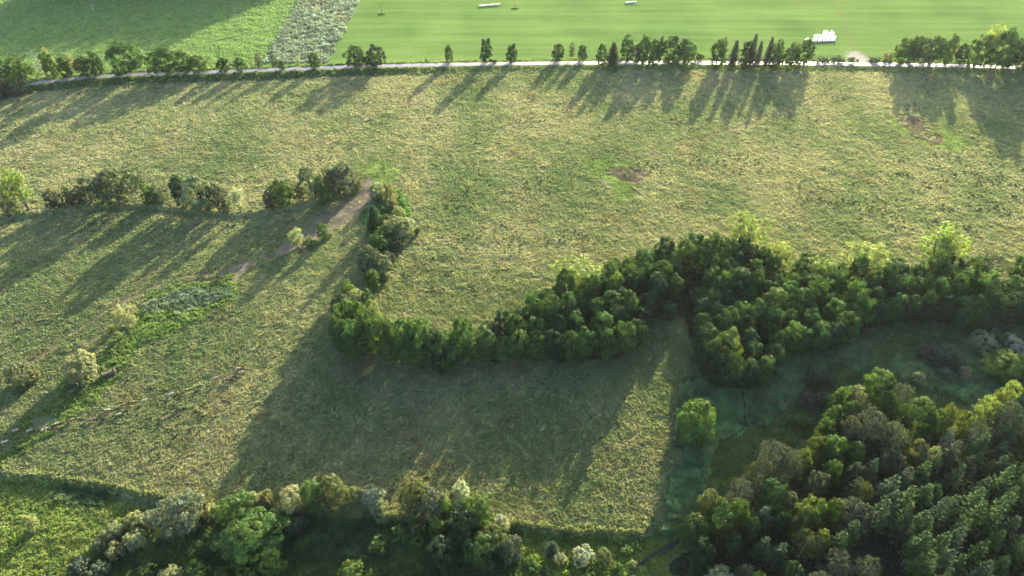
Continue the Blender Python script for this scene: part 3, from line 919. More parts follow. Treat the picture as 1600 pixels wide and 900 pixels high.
# column of trees going down to the wood
col_trees = [
    ('shrub', 594, 306, 285, 18, 'silver'), ('shrub', 606, 312, 286, 22, 'pale'), ('shrub', 613, 324, 307, 15, 'pale'), ('bush', 602, 335, 322, 12, 'green'), ('spruce', 588, 360, 322, 24, 'dark'), ('alder', 603, 355, 337, 15, 'dark'),
    ('round', 618, 371, 340, 26, 'pale'), ('round', 635, 369, 343, 25, 'silver'), ('round', 602, 377, 355, 24, 'green'), ('alder', 598, 400, 371, 25, 'alder'), ('alder', 614, 392, 372, 20, 'dark'),
    ('round', 578, 428, 388, 30, 'greygreen'), ('round', 597, 428, 400, 26, 'greywillow'), ('alder', 584, 452, 422, 19, 'green'), ('bush', 600, 442, 432, 12, 'dark'), ('round', 626, 356, 334, 22, 'green'), ('round', 592, 388, 366, 22, 'alder'), ('shrub', 622, 340, 322, 18, 'pale'), ('shrub', 606, 414, 394, 20, 'greygreen')]
for i_, (k_, px, b_, t_, w_, tn) in enumerate(col_trees):
    by_base(k_, px, b_, t_, w_ * 1.2, tn, f'{LOOK[tn]} {SHAPE[k_]}, {ordinal(i_ + 1)} from the top of the short tree column', 'tree column above the wood')
end_trees = [
    ('alder', 551, 476, 441, 19, 'fresh'), ('round', 561, 486, 455, 22, 'pale'), ('round', 538, 502, 460, 28, 'greygreen'), ('alder', 577, 486, 454, 18, 'green'), ('round', 584, 504, 472, 20, 'pale'), ('round', 546, 520, 472, 30, 'alder2'),
    ('round', 566, 520, 476, 26, 'green'), ('alder', 537, 542, 494, 28, 'alder'), ('round', 581, 538, 487, 34, 'alder2'), ('alder', 560, 553, 504, 34, 'alder'), ('alder', 598, 550, 497, 32, 'green'), ('alder', 616, 552, 505, 28, 'alder2'),
    ('alder', 636, 562, 503, 30, 'alder'), ('alder', 652, 562, 504, 30, 'alder'), ('round', 664, 566, 505, 34, 'alder2'), ('alder', 684, 562, 514, 26, 'greygreen'), ('round', 692, 573, 522, 40, 'alder'), ('alder', 711, 566, 522, 24, 'alder'), ('alder', 725, 562, 500, 28, 'alder')]
for i_, (k_, px, b_, t_, w_, tn) in enumerate(end_trees):
    by_base(k_, px, b_, t_, w_ * 1.2, tn, f'{LOOK[tn]} {SHAPE[k_]}, {ordinal(i_ + 1)} along the rounded end of the curved wood', 'trees at the rounded end of the wood')

# ------------------------------------------------------------------ curved wood
front = [(738, 563), (762, 562), (788, 563), (812, 562), (838, 563), (862, 561), (888, 562), (912, 562), (945, 560), (972, 554), (993, 540), (1000, 521), (1007, 498), (1040, 500), (1050, 470), (1090, 478),
         (1094, 505), (1096, 530), (1098, 558), (1102, 584), (1118, 600), (1138, 606), (1162, 608), (1186, 602), (1200, 584), (1208, 560), (1226, 556), (1248, 554), (1270, 552), (1292, 548), (1308, 538),
         (1318, 520), (1340, 512), (1364, 510), (1388, 506), (1412, 504), (1436, 505), (1462, 506), (1488, 508), (1512, 506), (1540, 508), (1566, 506), (1592, 506), (1620, 506), (1650, 506)]
wood_pts = []
for i_, (px, b_) in enumerate(front):
    x, y, z = G(px, b_ - 4)
    hh = random.uniform(10.0, 13.5) * (.85 if px < 800 else 1)
    if px in (1040, 1090) and b_ < 510: hh = 7.0
    if px in (993, 1000, 1007, 1094, 1096, 1050): hh = 10
    plant(random.choice(['alder', 'alder', 'round']), x, y, z, hh, random.uniform(6.5, 8.8), random.choice(['alder', 'alder', 'alder2', 'dark']),
          f'dark leafy alder, {ordinal(i_ + 1)} from the left along the front edge of the curved wood', 'alders on the front edge of the wood')
    wood_pts.append((x, y))
special = [('willow', 905, 408, 66, 'bright', 13.5, 'bright yellow green willow rising over the wood near its sloping back edge'), ('willow', 1176, 338, 52, 'bright', 16, 'tall bright willow at the back corner of the wood'),
           ('willow', 1222, 380, 40, 'bright', 13, 'bright willow below the tall one at the back corner'), ('willow', 1282, 406, 50, 'bright', 12, 'low bright willow in the dip of the back edge'),
           ('willow', 1365, 388, 62, 'bright', 13, 'wide bright willow beside the dip of the back edge'), ('willow', 1488, 356, 66, 'bright', 17, 'tallest bright willow with bare stems over the far wood'),
           ('round', 1140, 520, 40, 'yellow', 13, 'yellowish round tree in the wood tongue pointing at the reeds'), ('pine', 1558, 395, 40, 'greygreen', 13, 'grey green tree at the back edge near the bright stems'),
           ('willow', 1655, 380, 60, 'bright', 14, 'bright willow beyond the picture edge on the wood back')]
for k_, px, t_, w_, tn, hh, lab in special:
    x, y, z = T(px, t_ + 4, hh)
    plant(k_, x, y, z, hh * 1.06, width_at(y, z, w_) * 1.3, tn, lab, None)
    wood_pts.append((x + 1.5, y - 2.5))
    wood_pts.append((x, y))
poly = POLY['wood']
gap = [(1015, 600), (1010, 540), (1030, 490), (1060, 430), (1104, 430), (1100, 480), (1097, 520), (1095, 600)]
wp = [plane(*q) for q in poly]
xs_ = [q[0] for q in wp]; ys_ = [q[1] for q in wp]
cand = 0; count = 0
while cand < 14000:
    cand += 1
    x = random.uniform(-90, 225); y = random.uniform(min(ys_), max(ys_))
    z = float(zt(x, y))
    px, py = pix(x, y, z)
    if not inpoly(np.array([px]), np.array([py]), poly)[0]: continue
    if inpoly(np.array([px]), np.array([py]), gap)[0] : continue
    if any((x - a_) ** 2 + (y - b_) ** 2 < 5.0 ** 2 for a_, b_ in wood_pts): continue
    wood_pts.append((x, y)); count += 1
    hh = random.uniform(9.5, 15.0) * (.82 if px < 800 else (1.0 if px < 1300 else 1.05))
    zone = 'in the middle of the curved wood' if px < 1050 else ('in the tongue of wood above the reeds' if px < 1320 else 'in the dense far part of the wood')
    k_ = random.choice(['alder', 'alder', 'alder', 'round', 'round', 'airy' if px > 1300 else 'alder'])
    tn = random.choice(['alder', 'alder', 'alder2', 'dark', 'green'])
    plant(k_, x, y, z, hh, random.uniform(6.8, 9.2), tn, f'green alder crown closed among its neighbours {zone}', 'alders ' + zone)

# ------------------------------------------------------------------ shrubs and trees at the near left
def by_top(kind, px, top, wpx, h, tint, label, group=None):
    x, y, z = T(px, top, h)
    plant(kind, x, y, z, h, width_at(y, z + h * .6, wpx), tint, label, group)
    return x, y


near_left = [
    ('shrub', 152, 842, 34, 3.6, 'pale'), ('shrub', 172, 822, 32, 4.4, 'pale'), ('shrub', 205, 834, 38, 5.0, 'silver'), ('shrub', 174, 854, 34, 4.0, 'pale'), ('shrub', 204, 806, 36, 4.5, 'pale'), ('shrub', 230, 802, 34, 5.0, 'silver'),
    ('round', 272, 787, 74, 9.5, 'greywillow'), ('shrub', 325, 790, 30, 5.5, 'pale'), ('round', 364, 783, 60, 9.0, 'green'), ('shrub', 392, 770, 26, 5.0, 'cream'), ('shrub', 411, 768, 26, 5.5, 'pale'), ('shrub', 413, 779, 18, 4.0, 'cream'),
    ('round', 448, 768, 40, 7.5, 'pale'), ('alder', 484, 759, 36, 10.0, 'green'), ('round', 514, 752, 48, 11.0, 'olive'), ('shrub', 552, 762, 26, 6.0, 'pale'), ('shrub', 578, 765, 44, 6.0, 'cream'), ('shrub', 590, 784, 30, 4.5, 'pale'),
    ('round', 388, 826, 96, 9.0, 'green'), ('round', 421, 868, 40, 6.0, 'fresh'), ('shrub', 340, 840, 40, 4.0, 'alder'), ('shrub', 436, 822, 44, 5.0, 'dark'), ('shrub', 462, 812, 40, 5.0, 'greygreen'), ('shrub', 470, 846, 30, 4.0, 'alder'),
    ('round', 646, 757, 54, 10.5, 'olive'), ('round', 672, 772, 50, 10.0, 'greygreen'), ('alder', 693, 782, 26, 8.0, 'fresh'), ('shrub', 719, 755, 34, 7.0, 'cream'), ('shrub', 720, 776, 34, 6.0, 'cream'), ('alder', 682, 813, 28, 7.0, 'fresh'),
    ('round', 744, 782, 50, 9.5, 'green'), ('round', 726, 806, 60, 10.0, 'dark'), ('shrub', 782, 806, 28, 7.0, 'white'), ('round', 775, 826, 44, 8.0, 'olive'), ('round', 800, 846, 40, 8.0, 'greygreen'), ('round', 752, 846, 56, 8.5, 'alder'),
    ('round', 690, 850, 50, 8.0, 'dark'), ('bush', 618, 832, 34, 2.5, 'fresh'), ('bush', 588, 850, 30, 2.4, 'fresh'), ('bush', 640, 838, 40, 3.0, 'alder'), ('bush', 655, 822, 26, 3.0, 'olive'), ('shrub', 545, 886, 44, 4.5, 'fresh'),
    ('shrub', 118, 880, 40, 4.0, 'greygreen'), ('shrub', 150, 884, 36, 4.0, 'greywillow'), ('shrub', 222, 890, 40, 4.0, 'green'), ('shrub', 262, 892, 36, 4.0, 'pale'), ('shrub', 300, 890, 44, 4.0, 'fresh'), ('shrub', 340, 893, 36, 4.0, 'green'), ('shrub', 380, 896, 40, 4.0, 'fresh'),
    ('spruce', 864, 848, 24, 5.0, 'pinegreen'), ('shrub', 876, 868, 24, 3.0, 'silver'), ('shrub', 912, 862, 40, 4.2, 'cream'), ('alder', 945, 862, 26, 5.0, 'olive'), ('bush', 990, 877, 14, 1.8, 'silver'), ('bush', 968, 885, 20, 2.0, 'green'),
    ('bush', 1065, 852, 10, 1.6, 'yellow'), ('bush', 830, 880, 30, 2.2, 'fresh'), ('bush', 850, 892, 30, 2.0, 'green'), ('bush', 1000, 846, 26, 1.6, 'fresh'), ('bush', 980, 856, 30, 1.6, 'fresh')]
for i_, (k_, px, t_, w_, hh, tn) in enumerate(near_left):
    right = px > 600
    lab = f'{LOOK[tn]} {SHAPE[k_]}, {"about " if False else ""}{ordinal(1 + sum(1 for q in near_left[:i_] if (q[1] > 600) == right))} in the near {"thicket by the ditch" if right else "shrub belt"}'
    by_top(k_, px, t_, w_, hh, tn, lab, 'near thicket by the ditch' if right else 'near shrub belt')
# continuing below the frame
for i_ in range(16):
    px = 60 + i_ * 58 + random.uniform(-15, 15)
    x, y, z = T(px, 935 + random.uniform(-10, 30), 5)
    plant(random.choice(['shrub', 'round']), x, y, z, random.uniform(4, 7), random.uniform(6, 8), random.choice(['green', 'greygreen', 'alder', 'silver']), 'shrub in the thicket below the picture edge', 'shrubs below the picture edge')

# ------------------------------------------------------------------ shrubs in the reeds at the right
reed_shrubs = [
    ('shrub', 1280, 574, 36, 6.0, 'greygreen'), ('shrub', 1299, 584, 22, 4.5, 'greygreen'), ('shrub', 1266, 614, 34, 4.0, 'greygreen'), ('shrub', 1291, 614, 26, 4.2, 'greygreen'), ('shrub', 1258, 650, 26, 3.2, 'green'), ('shrub', 1242, 650, 20, 2.6, 'alder'),
    ('shrub', 1464, 540, 44, 5.5, 'greygreen'), ('shrub', 1486, 540, 44, 6.5, 'greygreen'), ('shrub', 1498, 556, 30, 5.0, 'greygreen'), ('shrub', 1513, 574, 26, 4.0, 'silver'), ('shrub', 1440, 580, 24, 4.0, 'silver'), ('shrub', 1482, 576, 28, 4.0, 'greywillow'),
    ('shrub', 1546, 524, 48, 5.5, 'silver'), ('shrub', 1590, 528, 44, 6.0, 'white'), ('shrub', 1572, 520, 30, 6.0, 'green'), ('round', 1580, 556, 60, 7.5, 'fresh'), ('shrub', 1540, 486, 40, 6.5, 'alder'), ('round', 1630, 560, 60, 8.0, 'green')]
for i_, (k_, px, t_, w_, hh, tn) in enumerate(reed_shrubs):
    by_top(k_, px, t_ + 2, w_ * 1.1, hh, tn, f'{LOOK[tn]} {SHAPE[k_]}, {ordinal(i_ + 1)} from the left among the shaded reeds' if i_ < 6 else f'{LOOK[tn]} {SHAPE[k_]}, {ordinal(i_ - 5)} in the shrub clumps below the far wood', 'shrubs among the reeds')

# ------------------------------------------------------------------ mixed wood at the near right
mixed = [
    ('round', 1325, 605, 36, 11, 'fresh'), ('round', 1348, 602, 32, 12, 'silver'), ('round', 1385, 582, 54, 13, 'green'), ('pine', 1418, 597, 50, 14, 'pinegrey'), ('round', 1395, 612, 40, 12, 'green'), ('round', 1310, 634, 36, 11, 'green'), ('round', 1335, 626, 36, 11, 'alder2'),
    ('pine', 1340, 648, 44, 14, 'pinegrey'), ('pine', 1376, 640, 64, 16, 'pinegrey'), ('pine', 1408, 658, 52, 15, 'pinegrey'), ('round', 1448, 625, 56, 13, 'green'), ('round', 1470, 640, 40, 13, 'alder2'), ('round', 1490, 632, 28, 13, 'yellow'), ('round', 1512, 643, 34, 12, 'yellow'),
    ('airy', 1495, 662, 26, 13, 'cream'), ('willow', 1556, 620, 36, 13, 'bright'), ('willow', 1592, 594, 34, 14, 'bright'), ('willow', 1572, 606, 30, 13, 'yellow'), ('pine', 1540, 655, 44, 15, 'pinegrey'), ('pine', 1590, 625, 50, 16, 'pinegrey'),
    ('round', 1300, 655, 36, 11, 'green'), ('round', 1285, 684, 38, 11, 'yellow'), ('round', 1312, 682, 46, 12, 'fresh'), ('round', 1345, 690, 40, 12, 'alder'), ('round', 1440, 690, 44, 12, 'olive'), ('round', 1400, 700, 46, 12, 'greygreen'), ('round', 1462, 700, 36, 12, 'pale'),
    ('pine', 1220, 690, 60, 14, 'pinegrey'), ('pine', 1244, 702, 50, 14, 'pinegrey'), ('pine', 1198, 712, 40, 13, 'pinegrey'), ('pine', 1164, 748, 44, 13, 'pinegrey'), ('pine', 1190, 740, 28, 13, 'pinegrey'), ('round', 1114, 766, 40, 11, 'olive'),
    ('round', 1090, 806, 54, 11, 'green'), ('round', 1132, 790, 52, 12, 'alder'), ('round', 1160, 782, 44, 12, 'green'), ('round', 1216, 756, 48, 12, 'alder'), ('round', 1240, 770, 36, 11, 'greygreen'), ('round', 1262, 702, 34, 12, 'yellow'), ('round', 1284, 738, 40, 11, 'greygreen'),
    ('round', 1308, 720, 36, 12, 'alder'), ('round', 1256, 790, 40, 12, 'yellow'), ('round', 1280, 778, 46, 12, 'yellow'), ('round', 1310, 780, 40, 12, 'fresh'), ('pine', 1268, 830, 54, 12, 'olive'), ('round', 1290, 828, 36, 11, 'yellow'), ('pine', 1320, 864, 60, 13, 'pinegrey'),
    ('pine', 1356, 750, 40, 14, 'olive'), ('pine', 1345, 780, 60, 14, 'pinegrey'), ('fir', 1320, 830, 40, 13, 'fir'), ('fir', 1340, 812, 40, 14, 'fir'), ('pine', 1366, 870, 50, 13, 'pinegrey'), ('round', 1130, 892, 56, 8, 'silver'), ('round', 1168, 884, 34, 8, 'greygreen'), ('round', 1190, 896, 34, 8, 'green'),
    ('fir', 1200, 838, 34, 11, 'pinegreen'), ('fir', 1226, 848, 34, 11, 'pinegreen'), ('round', 1150, 832, 40, 10, 'dark'), ('round', 1100, 845, 44, 10, 'dark'), ('round', 1180, 812, 36, 11, 'dark'), ('alder', 1090, 822, 40, 10, 'alder'), ('round', 1245, 880, 40, 10, 'dark'), ('pine', 1290, 895, 50, 12, 'pinegrey'),
    ('round', 1345, 725, 34, 12, 'greygreen'), ('fir', 1370, 715, 36, 14, 'pinegreen'), ('fir', 1345, 745, 34, 13, 'pinegreen'), ('round', 1225, 800, 34, 10, 'dark'), ('fir', 1200, 790, 36, 12, 'pinegreen')]
near_pts = []
for i_, (k_, px, t_, w_, hh, tn) in enumerate(mixed):
    near_pts.append(by_top(k_, px, t_ + 3, w_ * .92, hh, tn, f'{LOOK[tn]} {SHAPE[k_]}, {ordinal(i_ + 1)} counted through the mixed near wood', 'mixed trees of the near wood'))
cpoly = [(1402, 742), (1442, 704), (1500, 672), (1545, 655), (1600, 632), (1760, 600), (1900, 720), (1900, 1100), (1380, 1100), (1395, 930), (1470, 885), (1440, 845), (1420, 800), (1385, 790), (1375, 760)]
cand = 0; nfir = 0
while cand < 9000:
    cand += 1
    px = random.uniform(1370, 1900); py = random.uniform(600, 1100)
    if not inpoly(np.array([px]), np.array([py]), cpoly)[0]: continue
    hh = random.uniform(10.5, 16.5)
    x, y, z = T(px, py, hh)
    if any((x - a_) ** 2 + (y - b_) ** 2 < 4.3 ** 2 for a_, b_ in near_pts): continue
    near_pts.append((x, y)); nfir += 1
    plant('fir', x, y, z, hh, random.uniform(4.6, 6.6), random.choice(['fir', 'fir', 'pinegreen']), 'dark green conifer with spreading whorls in the dense near plantation', 'conifers of the near plantation', .03)
# pines with long bare trunks at the dark clearing
for px, t_ in [(1425, 790), (1450, 800), (1452, 835)]:
    x, y, z = T(px, t_, 15)
    plant('fir', x, y, z, 15, 5.5, 'fir', {1425: 'conifer with a pale bare trunk left of the dark clearing', 1450: 'conifer with a pale bare trunk above the dark clearing', 1452: 'conifer with a long thin trunk below the dark clearing'}[px], None)

# ------------------------------------------------------------------ wood beyond the picture that shades the far left field
wl = []
for i_ in range(620):
    t = random.random()
    ex = -98 + (-160 + 98) * t; ey = 606 + (505 - 606) * t
    off = random.random() * 175
    x = ex - off; y = max(484, ey - off * .12 + 6)
    px, py = pix(x, y, 28)
    if py > -14: continue
    wl.append((x, y))
cr_, tr_, h0, w0 = VAR['alder'][0]
src = cr_
nv = len(src.vertices)
co = np.empty(nv * 3, np.float32); src.vertices.foreach_get('co', co); co = co.reshape(-1, 3)
sub = rng.choice(nv // 4, 900, replace=False)
co = co.reshape(-1, 4, 3)[sub]
allv = []
for x, y in wl[:480]:
    sc_ = np.array([1.35, 1.35, 2.35]) * random.uniform(.9, 1.08)
    q = co.copy()
    cen = q.mean(1, keepdims=True)
    q = (cen + (q - cen) * 1.9) * sc_
    allv.append(q + np.array([x, y, float(zt(x, y))]))
V = np.concatenate(allv).reshape(-1, 3)
wood = link(bpy.data.objects.new('woodland', quadmesh('woodland', V, np.arange(len(V)).reshape(-1, 4), M_LEAF, np.ones((len(V), 3)))), kind='stuff')
wood.color = (.05, .085, .028, 1)
tag(wood, 'tall dark woodland beyond the far left field')
for px, py, hh in [(1050, -38, 12), (1085, -45, 13), (660, -40, 12), (1330, -30, 12), (1010, -42, 11)]:
    x, y, z = G(px, py - 12)
    plant('round', x, y, z, hh, 9, 'alder', 'round tree standing beyond the far edge of the hayfield', 'trees beyond the hayfield')

# ------------------------------------------------------------------ wrapped bales
M_WRAP = simple('white_bale_wrap', (.52, .53, .52), .35, .06, 3.0, .5, .25)


def bale_mesh():
    bm = bmesh.new()
    n = 24; prof = [(-.62, .35), (-.625, .56), (-.58, .64), (-.3, .665), (0, .67), (.3, .665), (.58, .64), (.625, .56), (.62, .35)]
    rings = []
    for k, (ax, r) in enumerate(prof):
        rings.append([bm.verts.new((r * math.cos(2 * math.pi * j / n) * (1 + .012 * math.sin(j * 5 + k)), ax + .01 * math.sin(j * 3), .655 + r * math.sin(2 * math.pi * j / n) * (1.0 if math.sin(2 * math.pi * j / n) > -.8 else .965))) for j in range(n)])
    for a_, b_ in zip(rings[:-1], rings[1:]):
        for j in range(n):
            bm.faces.new((a_[j], a_[(j + 1) % n], b_[(j + 1) % n], b_[j]))
    for rg, ax in ((rings[0], -.60), (rings[-1], .60)):
        c = bm.verts.new((0, ax, .655))
        for j in range(n):
            f = bm.faces.new((rg[j], rg[(j + 1) % n], c))
    bmesh.ops.recalc_face_normals(bm, faces=bm.faces)
    return bm_mesh('wrapped_bale', bm, M_WRAP)


BALE = bale_mesh()


def bale(x, y, z, rz, label, group):
    o = link(bpy.data.objects.new('hay_bale', BALE))
    o.location = (x, y, z); o.rotation_euler = (0, 0, rz); o.scale = (.86, .86, .86)
    tag(o, label, 'hay bale', group)


for k in range(9):
    px = 750 + k * 3.75
    x, y, z = G(px, 10.6 - .32 * k)
    bale(x, y, z, .12 + random.uniform(-.06, .06), f'white wrapped bale, {ordinal(k + 1)} from the left in the long bale row', 'long row of white bales')
for k in range(5):
    x, y, z = G(978.5 + k * 3.6, 5.4 - .15 * k)
    bale(x, y, z, .1 + random.uniform(-.1, .1), f'white wrapped bale, {ordinal(k + 1)} from the left in the short bale row', 'short row of white bales')
heap = 0
for r_ in range(6):
    for k in range(9):
        px = 1270.0 + k * 4.1 + r_ * 1.0 + random.uniform(-.5, .5)
        py = 66.0 - r_ * 2.9 - k * .15 + random.uniform(-.3, .3)
        if r_ >= 4 and k < 3 or px > 1306: continue
        if r_ == 5 and k in (5, 7): continue
        x, y, z = G(px, py)
        heap += 1
        bale(x, y, z, random.uniform(-.25, .25) + .2, 'white wrapped bale standing packed in the big bale heap by the lane', 'big heap of white bales')
for px, py in ((1258.5, 64), (1261.5, 62.6)):
    x, y, z = G(px, py)
    bale(x, y, z, .7, 'white wrapped bale apart from the heap, ' + ('nearest the lane trees' if px < 1260 else 'second one beside the lane trees'), 'two bales beside the heap')

# ------------------------------------------------------------------ power poles
M_POLE = simple('weathered_pole', (.16, .14, .12), .85, .2, 6)
M_POLEP = simple('pale_pole', (.42, .40, .37), .8, .15, 6)
M_CER = simple('insulator', (.25, .23, .22), .3)


def pole(px, base, top, mat, label):
    x, y, z = G(px, base)
    h = height_at(y, z, top)
    root = link(bpy.data.objects.new('utility_pole', None)); root.location = (x, y, z)
    tag(root, label, 'pole', 'utility poles in the hayfield')
    bm = bmesh.new()
    bmesh.ops.create_cone(bm, cap_ends=True, segments=10, radius1=.17, radius2=.11, depth=h + .4)
    bmesh.ops.translate(bm, verts=bm.verts, vec=(0, 0, h / 2 - .2))
    link(bpy.data.objects.new('post', bm_mesh('post', bm, mat)), root)
    bm = bmesh.new()
    bmesh.ops.create_cube(bm, size=1); bmesh.ops.scale(bm, verts=bm.verts, vec=(1.5, .1, .12)); bmesh.ops.translate(bm, verts=bm.verts, vec=(0, -.17, h - .45))
    link(bpy.data.objects.new('crossarm', bm_mesh('crossarm', bm, mat, False)), root)
    for sx in (-.62, 0, .62):
        bm = bmesh.new()
        bmesh.ops.create_cone(bm, cap_ends=True, segments=8, radius1=.07, radius2=.035, depth=.24)
        bmesh.ops.translate(bm, verts=bm.verts, vec=(sx, -.17, h - .265))
        link(bpy.data.objects.new('insulator', bm_mesh('insulator', bm, M_CER)), root)
    # rank uncut grass ring at the foot
    a_ = rng.uniform(0, 6.28, 90); q = np.sqrt(rng.uniform(0, 1, 90))
    return x, y, z


pp = [pole(596.5, 22, 7, M_POLE, 'dark wooden utility pole in the mown field above the pair of round trees'),
      pole(804.5, 13.5, -1, M_POLE, 'dark wooden utility pole in the mown field beside the long bale row'),
      pole(149, 23, 7, M_POLEP, 'pale utility pole standing in the shaded far left field')]
gx_ = []; 
for x, y, z in pp[:2]:
    a_ = rng.uniform(0, 6.28, 140); q = np.sqrt(rng.uniform(0, 1, 140))
    gx_.append(np.stack([x + q * np.cos(a_) * 2.2, y + q * np.sin(a_) * 1.2, np.full(140, z)], -1))
gp = np.concatenate(gx_)
tufts('rough_grass', gp[:, 0], gp[:, 1], gp[:, 2], rng.uniform(.3, .7, len(gp)), np.full(len(gp), .4), np.tile([.10, .15, .04], (len(gp), 1)), np.tile([.12, .17, .045], (len(gp), 1)), 4, .4, 'uncut grass round the feet of the power poles')

# ------------------------------------------------------------------ feed rack beside the willow
M_RACK = simple('weathered_rack', (.11, .10, .095), .8, .25, 4)
M_RUB = simple('rubber', (.03, .03, .03), .8)
x, y, z = G(171.5, 585)
rack = link(bpy.data.objects.new('feed_rack', None)); rack.location = (x, y, z); rack.rotation_euler = (0, 0, .55)
tag(rack, 'grey wooden cattle feed rack on wheels beside the silvery willow', 'feed rack')


def boxes(name, lst, mat, parent):
    bm = bmesh.new()
    for (cx_, cy2, cz_, sx, sy, sz) in lst:
        r_ = bmesh.ops.create_cube(bm, size=1)
        bmesh.ops.scale(bm, verts=r_['verts'], vec=(sx, sy, sz)); bmesh.ops.translate(bm, verts=r_['verts'], vec=(cx_, cy2, cz_))
    bmesh.ops.bevel(bm, geom=bm.edges[:], offset=.01, segments=1, affect='EDGES')
    return link(bpy.data.objects.new(name, bm_mesh(name, bm, mat, False)), parent)


boxes('floor_tray', [(0, 0, .55, 3.6, 1.5, .12), (0, .78, .68, 3.6, .06, .24), (0, -.78, .68, 3.6, .06, .24)], M_RACK, rack)
for sx in (-1.77, 1.77):
    boxes('end_panel', [(sx, 0, 1.1, .07, 1.5, .9), (sx * 1.02, 0, 1.62, .09, 1.6, .1)], M_RACK, rack)
for sy in (-.72, .72):
    boxes('side_bars', [(-1.6 + k * .4, sy, 1.15, .06, .05, .9) for k in range(9)] + [(0, sy, 1.66, 3.5, .07, .07)], M_RACK, rack)
boxes('hay', [(-.3, 0, .95, 2.6, 1.1, .6)], simple('old_hay', (.19, .16, .09), 1, .4, 6), rack)
for sx in (-1.1, 1.1):
    for sy in (-.86, .86):
        bm = bmesh.new()
        bmesh.ops.create_cone(bm, cap_ends=True, segments=16, radius1=.3, radius2=.3, depth=.16)
        bmesh.ops.rotate(bm, verts=bm.verts, cent=(0, 0, 0), matrix=__import__('mathutils').Matrix.Rotation(math.pi / 2, 3, 'X'))
        bmesh.ops.translate(bm, verts=bm.verts, vec=(sx, sy, .3))
        link(bpy.data.objects.new('wheel', bm_mesh('wheel', bm, M_RUB)), rack)


# ------------------------------------------------------------------ cattle
def cow_mesh():
    verts = [(-.62, 0, 1.14, .23, .30), (-.2, 0, 1.05, .33, .38), (.28, 0, 1.05, .30, .36), (.66, 0, 1.16, .21, .29), (.92, 0, 1.22, .13, .19), (1.14, 0, 1.22, .12, .15), (1.42, 0, 1.05, .085, .10), (1.52, 0, .98, .075, .08)]
    edges = [(k, k + 1) for k in range(7)]
    def add(par, pts):
        p_ = par
        for q in pts:
            verts.append(q); edges.append((p_, len(verts) - 1)); p_ = len(verts) - 1
    for sy in (-1, 1):
        add(0, [(-.66, .17 * sy, .86, .14, .17), (-.56, .19 * sy, .62, .08, .09), (-.70, .19 * sy, .40, .055, .06), (-.66, .19 * sy, .10, .045, .05), (-.61, .19 * sy, .02, .06, .05)])
        add(3, [(.60, .17 * sy, .84, .11, .13), (.60, .18 * sy, .50, .06, .065), (.60, .18 * sy, .28, .045, .05), (.60, .18 * sy, .10, .042, .045), (.65, .18 * sy, .02, .06, .05)])
        add(5, [(1.12, .14 * sy, 1.30, .035, .03), (1.08, .29 * sy, 1.28, .05, .02)])
    add(0, [(-.82, 0, 1.20, .05, .05), (-.94, 0, .95, .025, .025), (-.95, 0, .62, .04, .04)])
    add(1, [(-.42, 0, .68, .12, .12)])
    me = bpy.data.meshes.new('cow')
    me.from_pydata([v_[:3] for v_ in verts], edges, [])
    o = bpy.data.objects.new('cow_body', me); C.objects.link(o)
    md = o.modifiers.new('skin', 'SKIN'); md.use_smooth_shade = True
    me.skin_vertices[0].data[0].use_root = True
    for k, v_ in enumerate(verts):
        me.skin_vertices[0].data[k].radius = v_[3:5]
    sb = o.modifiers.new('sub', 'SUBSURF'); sb.levels = 1; sb.render_levels = 1
    dg = bpy.context.evaluated_depsgraph_get()
    out_ = bpy.data.meshes.new_from_object(o.evaluated_get(dg))
    bpy.data.objects.remove(o)
    out_.name = 'cow'
    return out_


COW = cow_mesh()


def cowmat(name, a_, b_, thr):
    m, nt, out = newmat(name)
    N = nt.nodes.new; L = nt.links.new
    p = N('ShaderNodeBsdfPrincipled'); p.inputs['Roughness'].default_value = .6; p.inputs['Specular IOR Level'].default_value = .25
    tc = N('ShaderNodeTexCoord'); oi = N('ShaderNodeObjectInfo')
    ad = N('ShaderNodeVectorMath'); ad.operation = 'ADD'
    mu = N('ShaderNodeMath'); mu.operation = 'MULTIPLY'; mu.inputs[1].default_value = 40
    L(oi.outputs['Random'], mu.inputs[0]); L(tc.outputs['Object'], ad.inputs[0]); L(mu.outputs[0], ad.inputs[1])
    nz = N('ShaderNodeTexNoise'); nz.inputs['Scale'].default_value = 1.5; nz.inputs['Detail'].default_value = 1.5
    L(ad.outputs[0], nz.inputs['Vector'])
    cr = N('ShaderNodeValToRGB'); cr.color_ramp.interpolation = 'CONSTANT'
    cr.color_ramp.elements[0].color = (*a_, 1); cr.color_ramp.elements[1].color = (*b_, 1); cr.color_ramp.elements[1].position = thr
    L(nz.outputs['Fac'], cr.inputs[0]); L(cr.outputs[0], p.inputs['Base Color']); L(p.outputs[0], out.inputs[0])
    return m


